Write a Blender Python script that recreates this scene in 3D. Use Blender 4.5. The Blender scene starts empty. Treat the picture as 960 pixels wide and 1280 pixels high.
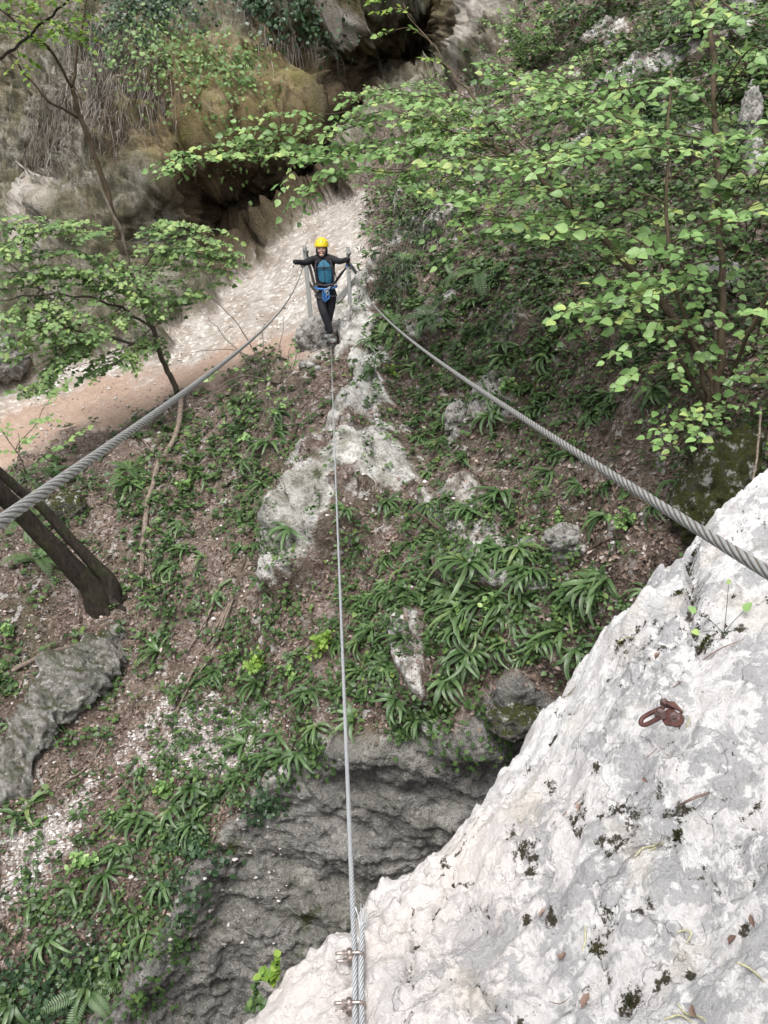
import bpy, math, random
import numpy as np
from mathutils import Vector, Matrix

R = math.radians
random.seed(7)
rng = np.random.default_rng(7)
S = bpy.context.scene
COL = S.collection

# ------------------------------------------------------------------ camera, sky, sun, exposure
FPX = 995.6                       # focal length in photo pixels (960 x 1280)
PITCH = R(18.6)
CAM = np.array([0.0, 0.0, 1.6])
FWD = np.array([0.0, math.cos(PITCH), -math.sin(PITCH)])
UPV = np.array([0.0, math.sin(PITCH), math.cos(PITCH)])
RGT = np.array([1.0, 0.0, 0.0])

cam = bpy.data.cameras.new("camera")
cam.sensor_fit = 'VERTICAL'
cam.sensor_height = 36.0
cam.lens = 28.0
cam.clip_start = 0.05
cam.clip_end = 500.0
camo = bpy.data.objects.new("camera", cam)
COL.objects.link(camo)
camo.location = CAM
camo.rotation_euler = (R(90) - PITCH, 0, 0)
S.camera = camo

SUN_EL, SUN_AZ = R(62), R(200)    # high, veiled sun, a little behind the photographer's left
w = bpy.data.worlds.new("World")
S.world = w
w.use_nodes = True
nt = w.node_tree
nt.nodes.clear()
sky = nt.nodes.new('ShaderNodeTexSky')
sky.sky_type = 'NISHITA'
sky.sun_disc = False
sky.sun_elevation = SUN_EL
sky.sun_rotation = SUN_AZ
sky.air_density = 1.0
sky.dust_density = 6.0
sky.ozone_density = 1.0
hs = nt.nodes.new('ShaderNodeHueSaturation')      # a white, overcast sky
hs.inputs['Saturation'].default_value = 0.22
bg = nt.nodes.new('ShaderNodeBackground')
bg.inputs['Strength'].default_value = 0.15
wo = nt.nodes.new('ShaderNodeOutputWorld')
nt.links.new(sky.outputs[0], hs.inputs['Color'])
nt.links.new(hs.outputs[0], bg.inputs[0])
nt.links.new(bg.outputs[0], wo.inputs[0])

sl = bpy.data.lights.new("sun", 'SUN')
sl.energy = 1.2
sl.angle = R(25)
sl.color = (1.0, 0.965, 0.92)
so = bpy.data.objects.new("sun", sl)
COL.objects.link(so)
sd = Vector((math.sin(SUN_AZ) * math.cos(SUN_EL), math.cos(SUN_AZ) * math.cos(SUN_EL), math.sin(SUN_EL)))
so.rotation_euler = sd.to_track_quat('Z', 'Y').to_euler()
so.location = (0, 0, 30)

S.view_settings.view_transform = 'Standard'
S.view_settings.look = 'None'
S.view_settings.gamma = 1.0
S.view_settings.exposure = 0.82

# ------------------------------------------------------------------ maths helpers
def px(u, v, d):
    """world point at depth d (metres along the view axis) behind photo pixel u, v"""
    return CAM + d * ((u - 480) / FPX * RGT + FWD + (640 - v) / FPX * UPV)

def pxv(u, v, d):
    u, v, d = [np.asarray(a, float)[..., None] for a in (u, v, d)]
    return CAM + d * ((u - 480) / FPX * RGT + FWD + (640 - v) / FPX * UPV)

_prm = np.random.default_rng(11).permutation(256)
_prm = np.concatenate([_prm, _prm, _prm])
_grd = np.random.default_rng(12).normal(size=(256, 3))
_grd /= np.linalg.norm(_grd, axis=1)[:, None]

def perlin(p):
    p = np.asarray(p, float)
    i = np.floor(p).astype(int)
    f = p - i
    i &= 255
    t = f * f * f * (f * (f * 6 - 15) + 10)
    out = 0
    for dx in (0, 1):
        wx = t[:, 0] if dx else 1 - t[:, 0]
        for dy in (0, 1):
            wy = t[:, 1] if dy else 1 - t[:, 1]
            for dz in (0, 1):
                wz = t[:, 2] if dz else 1 - t[:, 2]
                h = _prm[_prm[_prm[(i[:, 0] + dx) & 255] + ((i[:, 1] + dy) & 255)] + ((i[:, 2] + dz) & 255)]
                g = _grd[h]
                out = out + wx * wy * wz * (g[:, 0] * (f[:, 0] - dx) + g[:, 1] * (f[:, 1] - dy) + g[:, 2] * (f[:, 2] - dz))
    return out * 1.5

def fbm(p, octv=4, lac=2.03, gain=0.5):
    a, s, o = 1.0, 1.0, 0
    for k in range(octv):
        o = o + a * perlin(p * s + 17.3 * k)
        a *= gain
        s *= lac
    return o

def ridged(p, octv=4, gain=0.5):
    a, s, o = 1.0, 1.0, 0
    for k in range(octv):
        o = o + a * (1 - 2 * np.abs(perlin(p * s + 9.1 * k)))
        a *= gain
        s *= 2.07
    return o

def worley(p, seed=0):
    """F1, F2 distances and a random value of the nearest cell"""
    p = np.asarray(p, float)
    i = np.floor(p).astype(int)
    f1 = np.full(len(p), 9.0)
    f2 = np.full(len(p), 9.0)
    cid = np.zeros(len(p))
    rr = np.random.default_rng(90 + seed).random((256, 4))
    for dx in (-1, 0, 1):
        for dy in (-1, 0, 1):
            for dz in (-1, 0, 1):
                c = i + np.array([dx, dy, dz])
                h = _prm[_prm[_prm[c[:, 0] & 255] + (c[:, 1] & 255)] + (c[:, 2] & 255)]
                q = c + rr[h, :3] - p
                d = np.sqrt((q * q).sum(1))
                near = d < f1
                f2 = np.where(near, f1, np.minimum(f2, d))
                cid = np.where(near, rr[h, 3], cid)
                f1 = np.where(near, d, f1)
    return f1, f2, cid

def sstep(a, b, x):
    t = np.clip((x - a) / (b - a), 0, 1)
    return t * t * (3 - 2 * t)

def seg_dist(P, poly, closed):
    poly = np.asarray(poly, float)
    n = len(poly)
    best = np.full(P.shape[0], 1e9)
    for k in range(n if closed else n - 1):
        a, b = poly[k], poly[(k + 1) % n]
        ab = b - a
        t = np.clip(((P - a) @ ab) / (ab @ ab), 0, 1)
        q = a + t[:, None] * ab - P
        best = np.minimum(best, np.hypot(q[:, 0], q[:, 1]))
    return best

def inside(P, poly):
    poly = np.asarray(poly, float)
    n = len(poly)
    c = np.zeros(P.shape[0], bool)
    for k in range(n):
        a, b = poly[k], poly[(k + 1) % n]
        cond = (a[1] > P[:, 1]) != (b[1] > P[:, 1])
        xx = (b[0] - a[0]) * (P[:, 1] - a[1]) / (b[1] - a[1] + 1e-12) + a[0]
        c ^= cond & (P[:, 0] < xx)
    return c

def pmask(P, poly, feather):
    d = seg_dist(P, poly, True)
    return sstep(-feather, feather, np.where(inside(P, poly), d, -d))

def rbf(pts, vals, smooth=1e-3):
    pts = np.asarray(pts, float)
    vals = np.asarray(vals, float)
    n = len(pts)
    d = np.linalg.norm(pts[:, None] - pts[None], axis=2)
    A = np.zeros((n + 3, n + 3))
    A[:n, :n] = d - smooth * np.eye(n) * d.max()
    A[:n, n] = 1
    A[:n, n + 1:] = pts
    A[n:, :n] = A[:n, n:].T
    x = np.linalg.solve(A, np.concatenate([vals, [0, 0, 0]]))
    def ev(q):
        o = np.zeros(len(q))
        for k in range(0, len(q), 40000):
            c = q[k:k + 40000]
            o[k:k + 40000] = np.sqrt(((c[:, None] - pts[None]) ** 2).sum(2)) @ x[:n] + x[n] + c @ x[n + 1:]
        return o
    return ev

def unit(a):
    a = np.asarray(a, float)
    return a / np.maximum(np.linalg.norm(a, axis=-1, keepdims=True), 1e-9)

# ------------------------------------------------------------------ object helpers
def tag(o, label=None, cat=None, group=None, kind=None):
    if label: o['label'] = label
    if cat: o['category'] = cat
    if group: o['group'] = group
    if kind: o['kind'] = kind
    return o

def empty(name, loc=(0, 0, 0)):
    o = bpy.data.objects.new(name, None)
    o.empty_display_size = 0.1
    COL.objects.link(o)
    o.location = loc
    return o

def link_mesh(name, me, mat=None, parent=None):
    o = bpy.data.objects.new(name, me)
    COL.objects.link(o)
    if mat and not me.materials: me.materials.append(mat)
    if parent: o.parent = parent
    return o

def mesh_np(name, V, F, smooth=False, attrs=None):
    V = np.asarray(V, np.float32)
    F = np.asarray(F, np.int32)
    me = bpy.data.meshes.new(name)
    me.vertices.add(len(V))
    me.vertices.foreach_set('co', V.ravel())
    m, k = F.shape
    me.loops.add(m * k)
    me.loops.foreach_set('vertex_index', F.ravel())
    me.polygons.add(m)
    me.polygons.foreach_set('loop_start', np.arange(0, m * k, k, dtype=np.int32))
    me.polygons.foreach_set('loop_total', np.full(m, k, np.int32))
    me.polygons.foreach_set('use_smooth', np.full(m, smooth, bool))
    for n, a in (attrs or {}).items():
        at = me.attributes.new(n, 'FLOAT', 'POINT')
        at.data.foreach_set('value', np.asarray(a, np.float32))
    me.update(calc_edges=True)
    me.validate()
    return me

def spline(pts, n):
    """Catmull-Rom through pts, n samples"""
    p = np.asarray(pts, float)
    if len(p) == 2:
        return p[0] + np.linspace(0, 1, n)[:, None] * (p[1] - p[0])
    p = np.vstack([2 * p[0] - p[1], p, 2 * p[-1] - p[-2]])
    t = np.linspace(0, len(p) - 3 - 1e-6, n)
    i = t.astype(int)
    f = (t - i)[:, None]
    a, b, c, d = p[i], p[i + 1], p[i + 2], p[i + 3]
    return 0.5 * (2 * b + (c - a) * f + (2 * a - 5 * b + 4 * c - d) * f ** 2 + (3 * b - a - 3 * c + d) * f ** 3)

class MB:
    """collects faces, links them as ONE mesh object"""
    def __init__(s): s.v, s.f = [], []
    def add(s, V, F):
        o = len(s.v)
        s.v += [tuple(map(float, a)) for a in V]
        s.f += [tuple(int(i) + o for i in f) for f in F]
    def tube(s, pts, rad, seg=8, cap=True):
        P = np.asarray(pts, float)
        n = len(P)
        r = np.broadcast_to(np.asarray(rad, float), (n,)) if np.ndim(rad) < 1 else np.asarray(rad, float)
        if len(r) != n: r = np.interp(np.linspace(0, 1, n), np.linspace(0, 1, len(r)), r)
        T = unit(np.gradient(P, axis=0))
        N = np.zeros_like(P)
        ref = np.array([0, 0, 1.0]) if abs(T[0][2]) < .9 else np.array([1.0, 0, 0])
        nn = np.cross(T[0], ref)
        for k in range(n):
            nn = nn - T[k] * (nn @ T[k])
            nn /= max(np.linalg.norm(nn), 1e-9)
            N[k] = nn
        B = np.cross(T, N)
        a = np.linspace(0, 2 * np.pi, seg, endpoint=False)
        V = (P[:, None] + r[:, None, None] * (np.cos(a)[None, :, None] * N[:, None] + np.sin(a)[None, :, None] * B[:, None])).reshape(-1, 3)
        F = [(k * seg + j, k * seg + (j + 1) % seg, (k + 1) * seg + (j + 1) % seg, (k + 1) * seg + j) for k in range(n - 1) for j in range(seg)]
        if cap:
            F += [tuple(range(seg))[::-1], tuple((n - 1) * seg + j for j in range(seg))]
        s.add(V, F)
    def box(s, c, sx, sy, sz, rot=None):
        rot = Matrix.Identity(3) if rot is None else rot
        V = [Vector(c) + rot @ Vector((x * sx / 2, y * sy / 2, z * sz / 2)) for x in (-1, 1) for y in (-1, 1) for z in (-1, 1)]
        s.add(V, [(0, 1, 3, 2), (4, 6, 7, 5), (0, 4, 5, 1), (2, 3, 7, 6), (0, 2, 6, 4), (1, 5, 7, 3)])
    def bar(s, a, b, wx, wy, up=(0, 1, 0)):
        """square bar from a to b"""
        a, b = Vector(a), Vector(b)
        z = (b - a).normalized()
        y = Vector(up)
        x = y.cross(z).normalized()
        y = z.cross(x)
        s.box((a + b) / 2, wx, wy, (b - a).length, Matrix((x, y, z)).transposed())
    def ell(s, c, r, rot=None, nu=16, nv=10, v0=-90, v1=90):
        rot = Matrix.Identity(3) if rot is None else rot
        V, F = [], []
        for i in range(nv + 1):
            th = R(v0 + (v1 - v0) * i / nv)
            for j in range(nu):
                ph = 2 * math.pi * j / nu
                V.append(Vector(c) + rot @ Vector((r[0] * math.cos(th) * math.cos(ph), r[1] * math.cos(th) * math.sin(ph), r[2] * math.sin(th))))
        for i in range(nv):
            for j in range(nu):
                F.append((i * nu + j, i * nu + (j + 1) % nu, (i + 1) * nu + (j + 1) % nu, (i + 1) * nu + j))
        s.add(V, F)
    def build(s, name, mat, parent=None, smooth=True, bevel=0):
        me = bpy.data.meshes.new(name)
        me.from_pydata(s.v, [], s.f)
        me.polygons.foreach_set('use_smooth', [smooth] * len(me.polygons))
        me.validate()
        o = link_mesh(name, me, mat, parent)
        if bevel:
            b = o.modifiers.new('bevel', 'BEVEL')
            b.width = bevel
            b.segments = 2
        return o

# ------------------------------------------------------------------ materials
class Nodes:
    def __init__(s, name):
        s.m = bpy.data.materials.new(name)
        s.m.use_nodes = True
        s.nt = s.m.node_tree
        s.nt.nodes.clear()
        s.out = s.nt.nodes.new('ShaderNodeOutputMaterial')
    def n(s, t, **kw):
        nd = s.nt.nodes.new(t)
        for k, v in kw.items():
            if k in nd.inputs.keys():
                s.set(nd.inputs[k], v)
            else:
                setattr(nd, k, v)
        return nd
    def set(s, inp, v):
        if isinstance(v, bpy.types.NodeSocket): s.nt.links.new(v, inp)
        elif isinstance(v, (tuple, list)) and len(v) == 3 and inp.type == 'RGBA': inp.default_value = (*v, 1)
        else: inp.default_value = v
    def coord(s, scale=(1, 1, 1), rot=(0, 0, 0)):
        c = s.n('ShaderNodeTexCoord')
        m = s.n('ShaderNodeMapping')
        s.nt.links.new(c.outputs['Object'], m.inputs[0])
        m.inputs['Scale'].default_value = scale
        m.inputs['Rotation'].default_value = rot
        return m.outputs[0]
    def noise(s, vec, scale, detail=5, rough=.6, dist=0):
        return s.n('ShaderNodeTexNoise', Vector=vec, Scale=scale, Detail=detail, Roughness=rough, Distortion=dist).outputs[0]
    def ramp(s, fac, stops):
        r = s.n('ShaderNodeValToRGB', Fac=fac)
        e = r.color_ramp.elements
        while len(e) < len(stops): e.new(0.5)
        for k, (p, c) in enumerate(stops):
            e[k].position = p
            e[k].color = (*c, 1) if not isinstance(c, (int, float)) else (c, c, c, 1)
        return r.outputs[0]
    def mix(s, f, a, b, mode='MIX'):
        m = s.n('ShaderNodeMix', data_type='RGBA', blend_type=mode)
        s.set(m.inputs[0], f)
        s.set(m.inputs[6], a)
        s.set(m.inputs[7], b)
        return m.outputs[2]
    def math(s, op, a, b=0.0, clamp=False):
        m = s.n('ShaderNodeMath', operation=op, use_clamp=clamp)
        s.set(m.inputs[0], a)
        s.set(m.inputs[1], b)
        return m.outputs[0]
    def attr(s, name):
        return s.n('ShaderNodeAttribute', attribute_name=name).outputs['Fac']
    def edge(s, a, noise, width=.25, amt=.7):
        """mask a (0..1) broken up by noise"""
        x = s.math('ADD', a, s.math('MULTIPLY', s.math('SUBTRACT', noise, .5), amt))
        return s.n('ShaderNodeMapRange', Value=x, **{'From Min': .5 - width, 'From Max': .5 + width}).outputs[0]
    def bump(s, h, strength, dist, normal=None):
        b = s.n('ShaderNodeBump', Height=h, Strength=strength, Distance=dist)
        if normal is not None: s.set(b.inputs['Normal'], normal)
        return b.outputs[0]
    def surf(s, color, rough=.8, normal=None, metal=0.0, spec=.4, transl=0.0):
        p = s.n('ShaderNodeBsdfPrincipled', Roughness=rough, Metallic=metal)
        s.set(p.inputs['Base Color'], color)
        s.set(p.inputs['Specular IOR Level'], spec)
        if normal is not None: s.set(p.inputs['Normal'], normal)
        o = p.outputs[0]
        if transl:
            t = s.n('ShaderNodeBsdfTranslucent')
            s.set(t.inputs['Color'], color)
            mx = s.n('ShaderNodeMixShader', Fac=transl)
            s.nt.links.new(o, mx.inputs[1])
            s.nt.links.new(t.outputs[0], mx.inputs[2])
            o = mx.outputs[0]
        s.nt.links.new(o, s.out.inputs[0])
        return s.m

def plain(name, col, rough=.6, metal=0.0, var=.25, scale=40, spec=.4, bumpd=0.0):
    N = Nodes(name)
    c = N.coord()
    nz = N.noise(c, scale, 4)
    lo = tuple(x * (1 - var) for x in col)
    hi = tuple(min(1, x * (1 + var)) for x in col)
    return N.surf(N.ramp(nz, [(.3, lo), (.7, hi)]), rough, N.bump(nz, .5, bumpd) if bumpd else None, metal, spec)

def leaf_mat(name, stops, rough=.45, transl=.3, spec=.4, obj_random=False):
    N = Nodes(name)
    t = N.attr('tint')
    if obj_random:
        t = N.math('ADD', N.math('MULTIPLY', t, .65), N.math('MULTIPLY', N.n('ShaderNodeObjectInfo').outputs['Random'], .35))
    c = N.ramp(t, stops)
    nz = N.noise(N.coord(), 30, 3)
    c = N.mix(.35, c, N.ramp(nz, [(.3, .45), (.7, 1.0)]), 'MULTIPLY')
    return N.surf(c, rough, None, 0, spec, transl)

# terrain: one mixed material driven by ground-type attributes
def terrain_material():
    N = Nodes('terrain')
    c = N.coord()
    big = N.noise(c, .9, 5)
    mid = N.noise(c, 4.5, 8, .66)
    fine = N.noise(c, 22, 8, .7)
    grit = N.noise(c, 80, 4, .7)
    vec = N.n('ShaderNodeVectorMath', operation='ADD')
    cn = N.n('ShaderNodeTexNoise', Vector=c, Scale=9.0, Detail=3.0)
    sc = N.n('ShaderNodeVectorMath', operation='SCALE', Scale=.22)
    N.nt.links.new(cn.outputs[1], sc.inputs[0])
    N.nt.links.new(c, vec.inputs[0])
    N.nt.links.new(sc.outputs[0], vec.inputs[1])
    vor = N.n('ShaderNodeTexVoronoi', Vector=vec.outputs[0], Scale=26.0)
    vcol = N.n('ShaderNodeSeparateColor', Color=vor.outputs['Color']).outputs[0]
    vor2 = N.n('ShaderNodeTexVoronoi', Vector=vec.outputs[0], Scale=13.0)
    vcol2 = N.n('ShaderNodeSeparateColor', Color=vor2.outputs['Color']).outputs[0]
    # leaf litter on brown soil
    litter = N.ramp(vcol, [(0, (.05, .038, .03)), (.35, (.13, .09, .072)), (.6, (.21, .155, .128)), (.82, (.32, .25, .215)), (1, (.46, .40, .365))])
    soil = N.ramp(fine, [(.3, (.06, .047, .037)), (.55, (.15, .115, .093)), (.75, (.26, .21, .18))])
    col = N.mix(N.ramp(mid, [(.4, .15), (.6, .85)]), soil, litter)
    # faint green film of small mosses
    col = N.mix(N.ramp(big, [(.45, 0), (.7, .45)]), col, (.045, .06, .02))
    # stray white stones and rock showing through the soil
    col = N.mix(N.math('MULTIPLY', N.ramp(vcol2, [(.90, 0), (.93, .8)]), N.ramp(big, [(.4, 0), (.55, 1)])), col, (.46, .44, .42))
    # pale trodden path
    pth = N.ramp(N.noise(c, 7, 8, .7), [(.25, (.18, .152, .127)), (.5, (.29, .26, .228)), (.75, (.43, .40, .37))])
    pn = N.noise(c, 1.7, 8, .68)
    pth = N.mix(N.ramp(pn, [(.52, 0), (.64, .6)]), pth, (.45, .43, .40))
    pth = N.mix(N.ramp(pn, [(.36, .8), (.47, 0)]), pth, (.22, .175, .14))
    pth = N.mix(N.ramp(vcol2, [(.84, 0), (.88, .7)]), pth, (.58, .56, .53))
    pth = N.mix(N.ramp(N.noise(c, 5.5, 8, .7), [(.36, .6), (.46, 0)]), pth, (.17, .14, .11))
    col = N.mix(N.edge(N.attr('path'), mid), col, pth)
    red = N.ramp(fine, [(.3, (.22, .145, .105)), (.7, (.38, .275, .21))])
    col = N.mix(N.math('MULTIPLY', N.edge(N.attr('red'), mid, .4), .85), col, red)
    # scree
    scr = N.ramp(vcol, [(0, (.16, .12, .10)), (.4, (.34, .29, .26)), (1, (.58, .54, .52))])
    col = N.mix(N.edge(N.attr('scree'), fine, .3), col, scr)
    # pale limestone
    wr = N.ramp(mid, [(.28, (.13, .125, .105)), (.42, (.36, .35, .32)), (.55, (.60, .585, .56)), (.75, (.74, .73, .71))])
    wr = N.mix(N.ramp(fine, [(.56, 0), (.66, .75)]), wr, (.17, .165, .14))
    wr = N.mix(N.ramp(N.noise(c, 2.2, 6), [(.52, 0), (.68, .6)]), wr, (.20, .19, .12))
    col = N.mix(N.edge(N.attr('white'), mid, .12, 1.1), col, wr)
    # dark gorge wall, layered
    sv = N.coord((.5, .5, 2.2), (R(20), R(28), 0))
    lay = N.noise(sv, 2.2, 10, .68, .5)
    gw = N.ramp(lay, [(.25, (.085, .083, .077)), (.42, (.185, .18, .169)), (.58, (.295, .287, .272)), (.78, (.45, .44, .42))])
    gw = N.mix(N.ramp(fine, [(.35, .55), (.65, 0)]), gw, (.05, .047, .038))
    gw = N.mix(N.ramp(big, [(.48, 0), (.66, .45)]), gw, (.17, .162, .115))
    gw = N.mix(N.ramp(N.noise(c, 1.8, 7, .65), [(.52, 0), (.62, .6)]), gw, (.40, .385, .36))
    gw = N.mix(N.ramp(N.noise(c, 11, 6, .75), [(.55, 0), (.68, .7)]), gw, (.40, .385, .36))
    gw = N.mix(N.ramp(N.noise(c, 34, 6, .75), [(.36, .75), (.46, 0)]), gw, (.05, .046, .038))
    col = N.mix(N.edge(N.attr('wall'), mid, .2), col, gw)
    # ochre cliff with stains
    st = N.noise(N.coord((1.2, 1.2, .25)), 1.0, 8, .62)
    cl = N.ramp(st, [(.28, (.065, .065, .042)), (.43, (.15, .145, .10)), (.56, (.26, .25, .20)), (.74, (.46, .445, .41))])
    cl = N.mix(N.ramp(N.noise(c, .5, 6), [(.45, 0), (.65, .7)]), cl, (.15, .115, .05))
    cl = N.mix(N.ramp(N.noise(c, 1.6, 6, .65), [(.52, 0), (.64, .55)]), cl, (.085, .10, .035))
    cl = N.mix(N.ramp(mid, [(.38, .7), (.52, 0)]), cl, (.06, .05, .035))
    cl = N.mix(N.ramp(N.noise(N.coord((3, 3, .5)), 1.2, 8, .7), [(.54, 0), (.64, .6)]), cl, (.36, .33, .28))
    cl = N.mix(N.ramp(fine, [(.4, .6), (.6, 0)]), cl, (.07, .06, .045))
    oc = N.ramp(st, [(.3, (.10, .075, .036)), (.45, (.19, .148, .078)), (.6, (.30, .245, .15)), (.75, (.46, .41, .32))])
    oc = N.mix(N.ramp(N.noise(c, 1.3, 6, .65), [(.48, 0), (.6, .7)]), oc, (.16, .15, .045))
    oc = N.mix(N.ramp(mid, [(.36, .7), (.48, 0)]), oc, (.07, .05, .025))
    vs_ = N.noise(N.coord((1.5, 1.5, .14)), 1.3, 7, .62)
    cl = N.mix(N.ramp(vs_, [(.38, .85), (.48, 0)]), cl, (.05, .05, .03))
    cl = N.mix(N.ramp(vs_, [(.56, 0), (.66, .6)]), cl, (.40, .385, .35))
    cl = N.mix(N.edge(N.attr('ochre'), big, .35), cl, oc)
    col = N.mix(N.edge(N.attr('cliff'), mid, .25), col, cl)
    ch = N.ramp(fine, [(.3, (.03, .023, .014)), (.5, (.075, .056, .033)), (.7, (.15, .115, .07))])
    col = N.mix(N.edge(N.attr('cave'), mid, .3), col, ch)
    pk = N.ramp(st, [(.3, (.20, .175, .14)), (.45, (.33, .295, .25)), (.65, (.47, .44, .40))])
    col = N.mix(N.edge(N.attr('pale'), mid, .25), col, pk)
    # moss
    mo = N.ramp(fine, [(.3, (.022, .028, .006)), (.55, (.05, .058, .012)), (.75, (.09, .095, .022))])
    col = N.mix(N.math('MULTIPLY', N.edge(N.math('MULTIPLY', N.attr('moss'), .62), mid, .16, 2.2), .92), col, mo)
    h = N.math('ADD', N.math('MULTIPLY', mid, .6), N.math('ADD', N.math('MULTIPLY', fine, .5), N.math('MULTIPLY', vor.outputs['Distance'], -.25)))
    h = N.math('MULTIPLY', h, N.math('SUBTRACT', 1.0, N.math('MULTIPLY', N.attr('path'), .7)))
    nb = N.bump(h, 1.0, .09)
    nb = N.bump(grit, .5, .012, nb)
    return N.surf(col, .9, nb, 0, .25)

# white limestone of the near ledge
def ledge_material():
    N = Nodes('ledge_limestone')
    c = N.coord()
    n1 = N.noise(c, 2.3, 8, .6)
    n2 = N.noise(c, 7.5, 10, .66)
    n3 = N.noise(c, 30, 10, .72)
    n4 = N.noise(c, 120, 6, .7)
    col = N.ramp(n2, [(.30, (.56, .545, .54)), (.45, (.74, .725, .72)), (.62, (.83, .82, .815))])
    # pinkish fresh rock on the lower side
    pink = N.ramp(n1, [(.3, (.74, .66, .62)), (.7, (.80, .765, .755))])
    col = N.mix(N.math('MULTIPLY', N.edge(N.attr('pink'), n2, .35), .8), col, pink)
    # bluish-grey lichen patches with crisp edges
    gm = N.math('ADD', N.math('MULTIPLY', n2, .65), N.math('MULTIPLY', n3, .35))
    gpat = N.math('MULTIPLY', N.ramp(gm, [(.485, 0), (.535, 1)]), N.edge(N.attr('grey'), n1, .35))
    col = N.mix(N.math('MULTIPLY', gpat, .85), col, N.ramp(n3, [(.35, (.25, .25, .26)), (.65, (.46, .46, .47))]))
    # small grey freckles everywhere
    fr = N.ramp(N.noise(c, 46, 6, .75), [(.60, 0), (.67, 1)])
    col = N.mix(N.math('MULTIPLY', fr, .38), col, (.30, .29, .28))
    # cream stains
    col = N.mix(N.math('MULTIPLY', N.ramp(N.noise(c, 4.2, 6), [(.56, 0), (.68, 1)]), .45), col, (.62, .56, .46))
    # hairline cracks
    dv = N.n('ShaderNodeVectorMath', operation='ADD')
    cn = N.n('ShaderNodeTexNoise', Vector=c, Scale=6.0, Detail=6.0)
    sc = N.n('ShaderNodeVectorMath', operation='SCALE', Scale=.35)
    N.nt.links.new(cn.outputs[1], sc.inputs[0])
    N.nt.links.new(c, dv.inputs[0])
    N.nt.links.new(sc.outputs[0], dv.inputs[1])
    vr = N.n('ShaderNodeTexVoronoi', Vector=dv.outputs[0], Scale=5.5, feature='DISTANCE_TO_EDGE').outputs['Distance']
    crack = N.math('MULTIPLY', N.ramp(vr, [(.0, 1), (.022, 0)]), N.ramp(n1, [(.46, 0), (.58, 1)]))
    col = N.mix(N.math('MULTIPLY', N.math('MULTIPLY', crack, N.ramp(n3, [(.42, 0), (.6, 1)])), .75), col, (.17, .145, .12))
    # dark lichen and soil caught in pits and joints
    pit = N.edge(N.attr('pit'), N.noise(c, 42, 8, .75), .05, 2.1)
    col = N.mix(pit, col, N.ramp(n4, [(.35, (.025, .022, .014)), (.65, (.085, .075, .05))]))
    h = N.math('ADD', N.math('MULTIPLY', n2, .9), N.math('ADD', N.math('MULTIPLY', n3, .55), N.math('MULTIPLY', crack, -.35)))
    nb = N.bump(h, .75, .035)
    nb = N.bump(n4, .45, .005, nb)
    return N.surf(col, .85, nb, 0, .25)

M = {}
M['terrain'] = terrain_material()
M['ledge'] = ledge_material()

def stone_mat(name, stops, moss=.0):
    N = Nodes(name)
    c = N.coord()
    n2 = N.noise(c, 5, 8, .66)
    n3 = N.noise(c, 26, 8, .72)
    col = N.ramp(n2, stops)
    col = N.mix(N.ramp(n3, [(.54, 0), (.66, .7)]), col, (.12, .115, .095))
    if moss:
        nz = N.n('ShaderNodeSeparateXYZ', Vector=N.n('ShaderNodeNewGeometry').outputs['Normal']).outputs[2]
        f = N.edge(N.math('MULTIPLY', N.math('ADD', nz, .25 if moss < 2 else .8), moss), n2, .2, 1.0)
        col = N.mix(f, col, N.ramp(n3, [(.3, (.022, .028, .006)), (.7, (.085, .09, .022))]))
    col = N.mix(N.ramp(N.noise(c, 12, 8, .75), [(.40, .8), (.50, 0)]), col, (.075, .07, .055))
    col = N.mix(N.ramp(N.noise(c, 9, 8, .75), [(.55, 0), (.62, .8)]), col, (.58, .565, .54))
    h = N.math('ADD', n2, N.math('MULTIPLY', n3, .8))
    return N.surf(col, .9, N.bump(h, 1.0, .10), 0, .25)
M['stone_pale'] = stone_mat('pale_stone', [(.3, (.22, .21, .19)), (.45, (.44, .425, .40)), (.7, (.62, .60, .575))])
M['stone_grey'] = stone_mat('lichen_stone', [(.3, (.13, .128, .11)), (.5, (.36, .35, .325)), (.72, (.64, .625, .60))], .5)
M['stone_moss'] = stone_mat('moss_cover', [(.3, (.09, .088, .075)), (.5, (.2, .19, .16)), (.7, (.34, .33, .29))], 3.5)
M['stone_mossy'] = stone_mat('mossy_stone', [(.3, (.09, .088, .075)), (.5, (.2, .19, .16)), (.7, (.34, .33, .29))], 1.1)

def bark(name, lo, hi, moss=0):
    N = Nodes(name)
    c = N.coord((1, 1, .35))
    n = N.noise(c, 22, 8, .7)
    col = N.ramp(n, [(.3, lo), (.7, hi)])
    if moss:
        col = N.mix(N.ramp(N.noise(N.coord(), 4, 5), [(.5, 0), (.66, moss)]), col, (.05, .06, .018))
    return N.surf(col, .9, N.bump(n, 1, .03), 0, .2)
M['bark_dark'] = bark('dark_bark', (.012, .010, .008), (.06, .049, .04), .4)
M['bark_brown'] = bark('brown_bark', (.05, .037, .025), (.14, .105, .07), .4)
M['bark_grey'] = bark('grey_bark', (.07, .058, .045), (.20, .17, .14))
M['wood_dead'] = bark('dead_wood', (.09, .068, .053), (.30, .245, .20))
M['wood_dark'] = bark('rotten_wood', (.03, .022, .017), (.12, .09, .07), .3)

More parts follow.
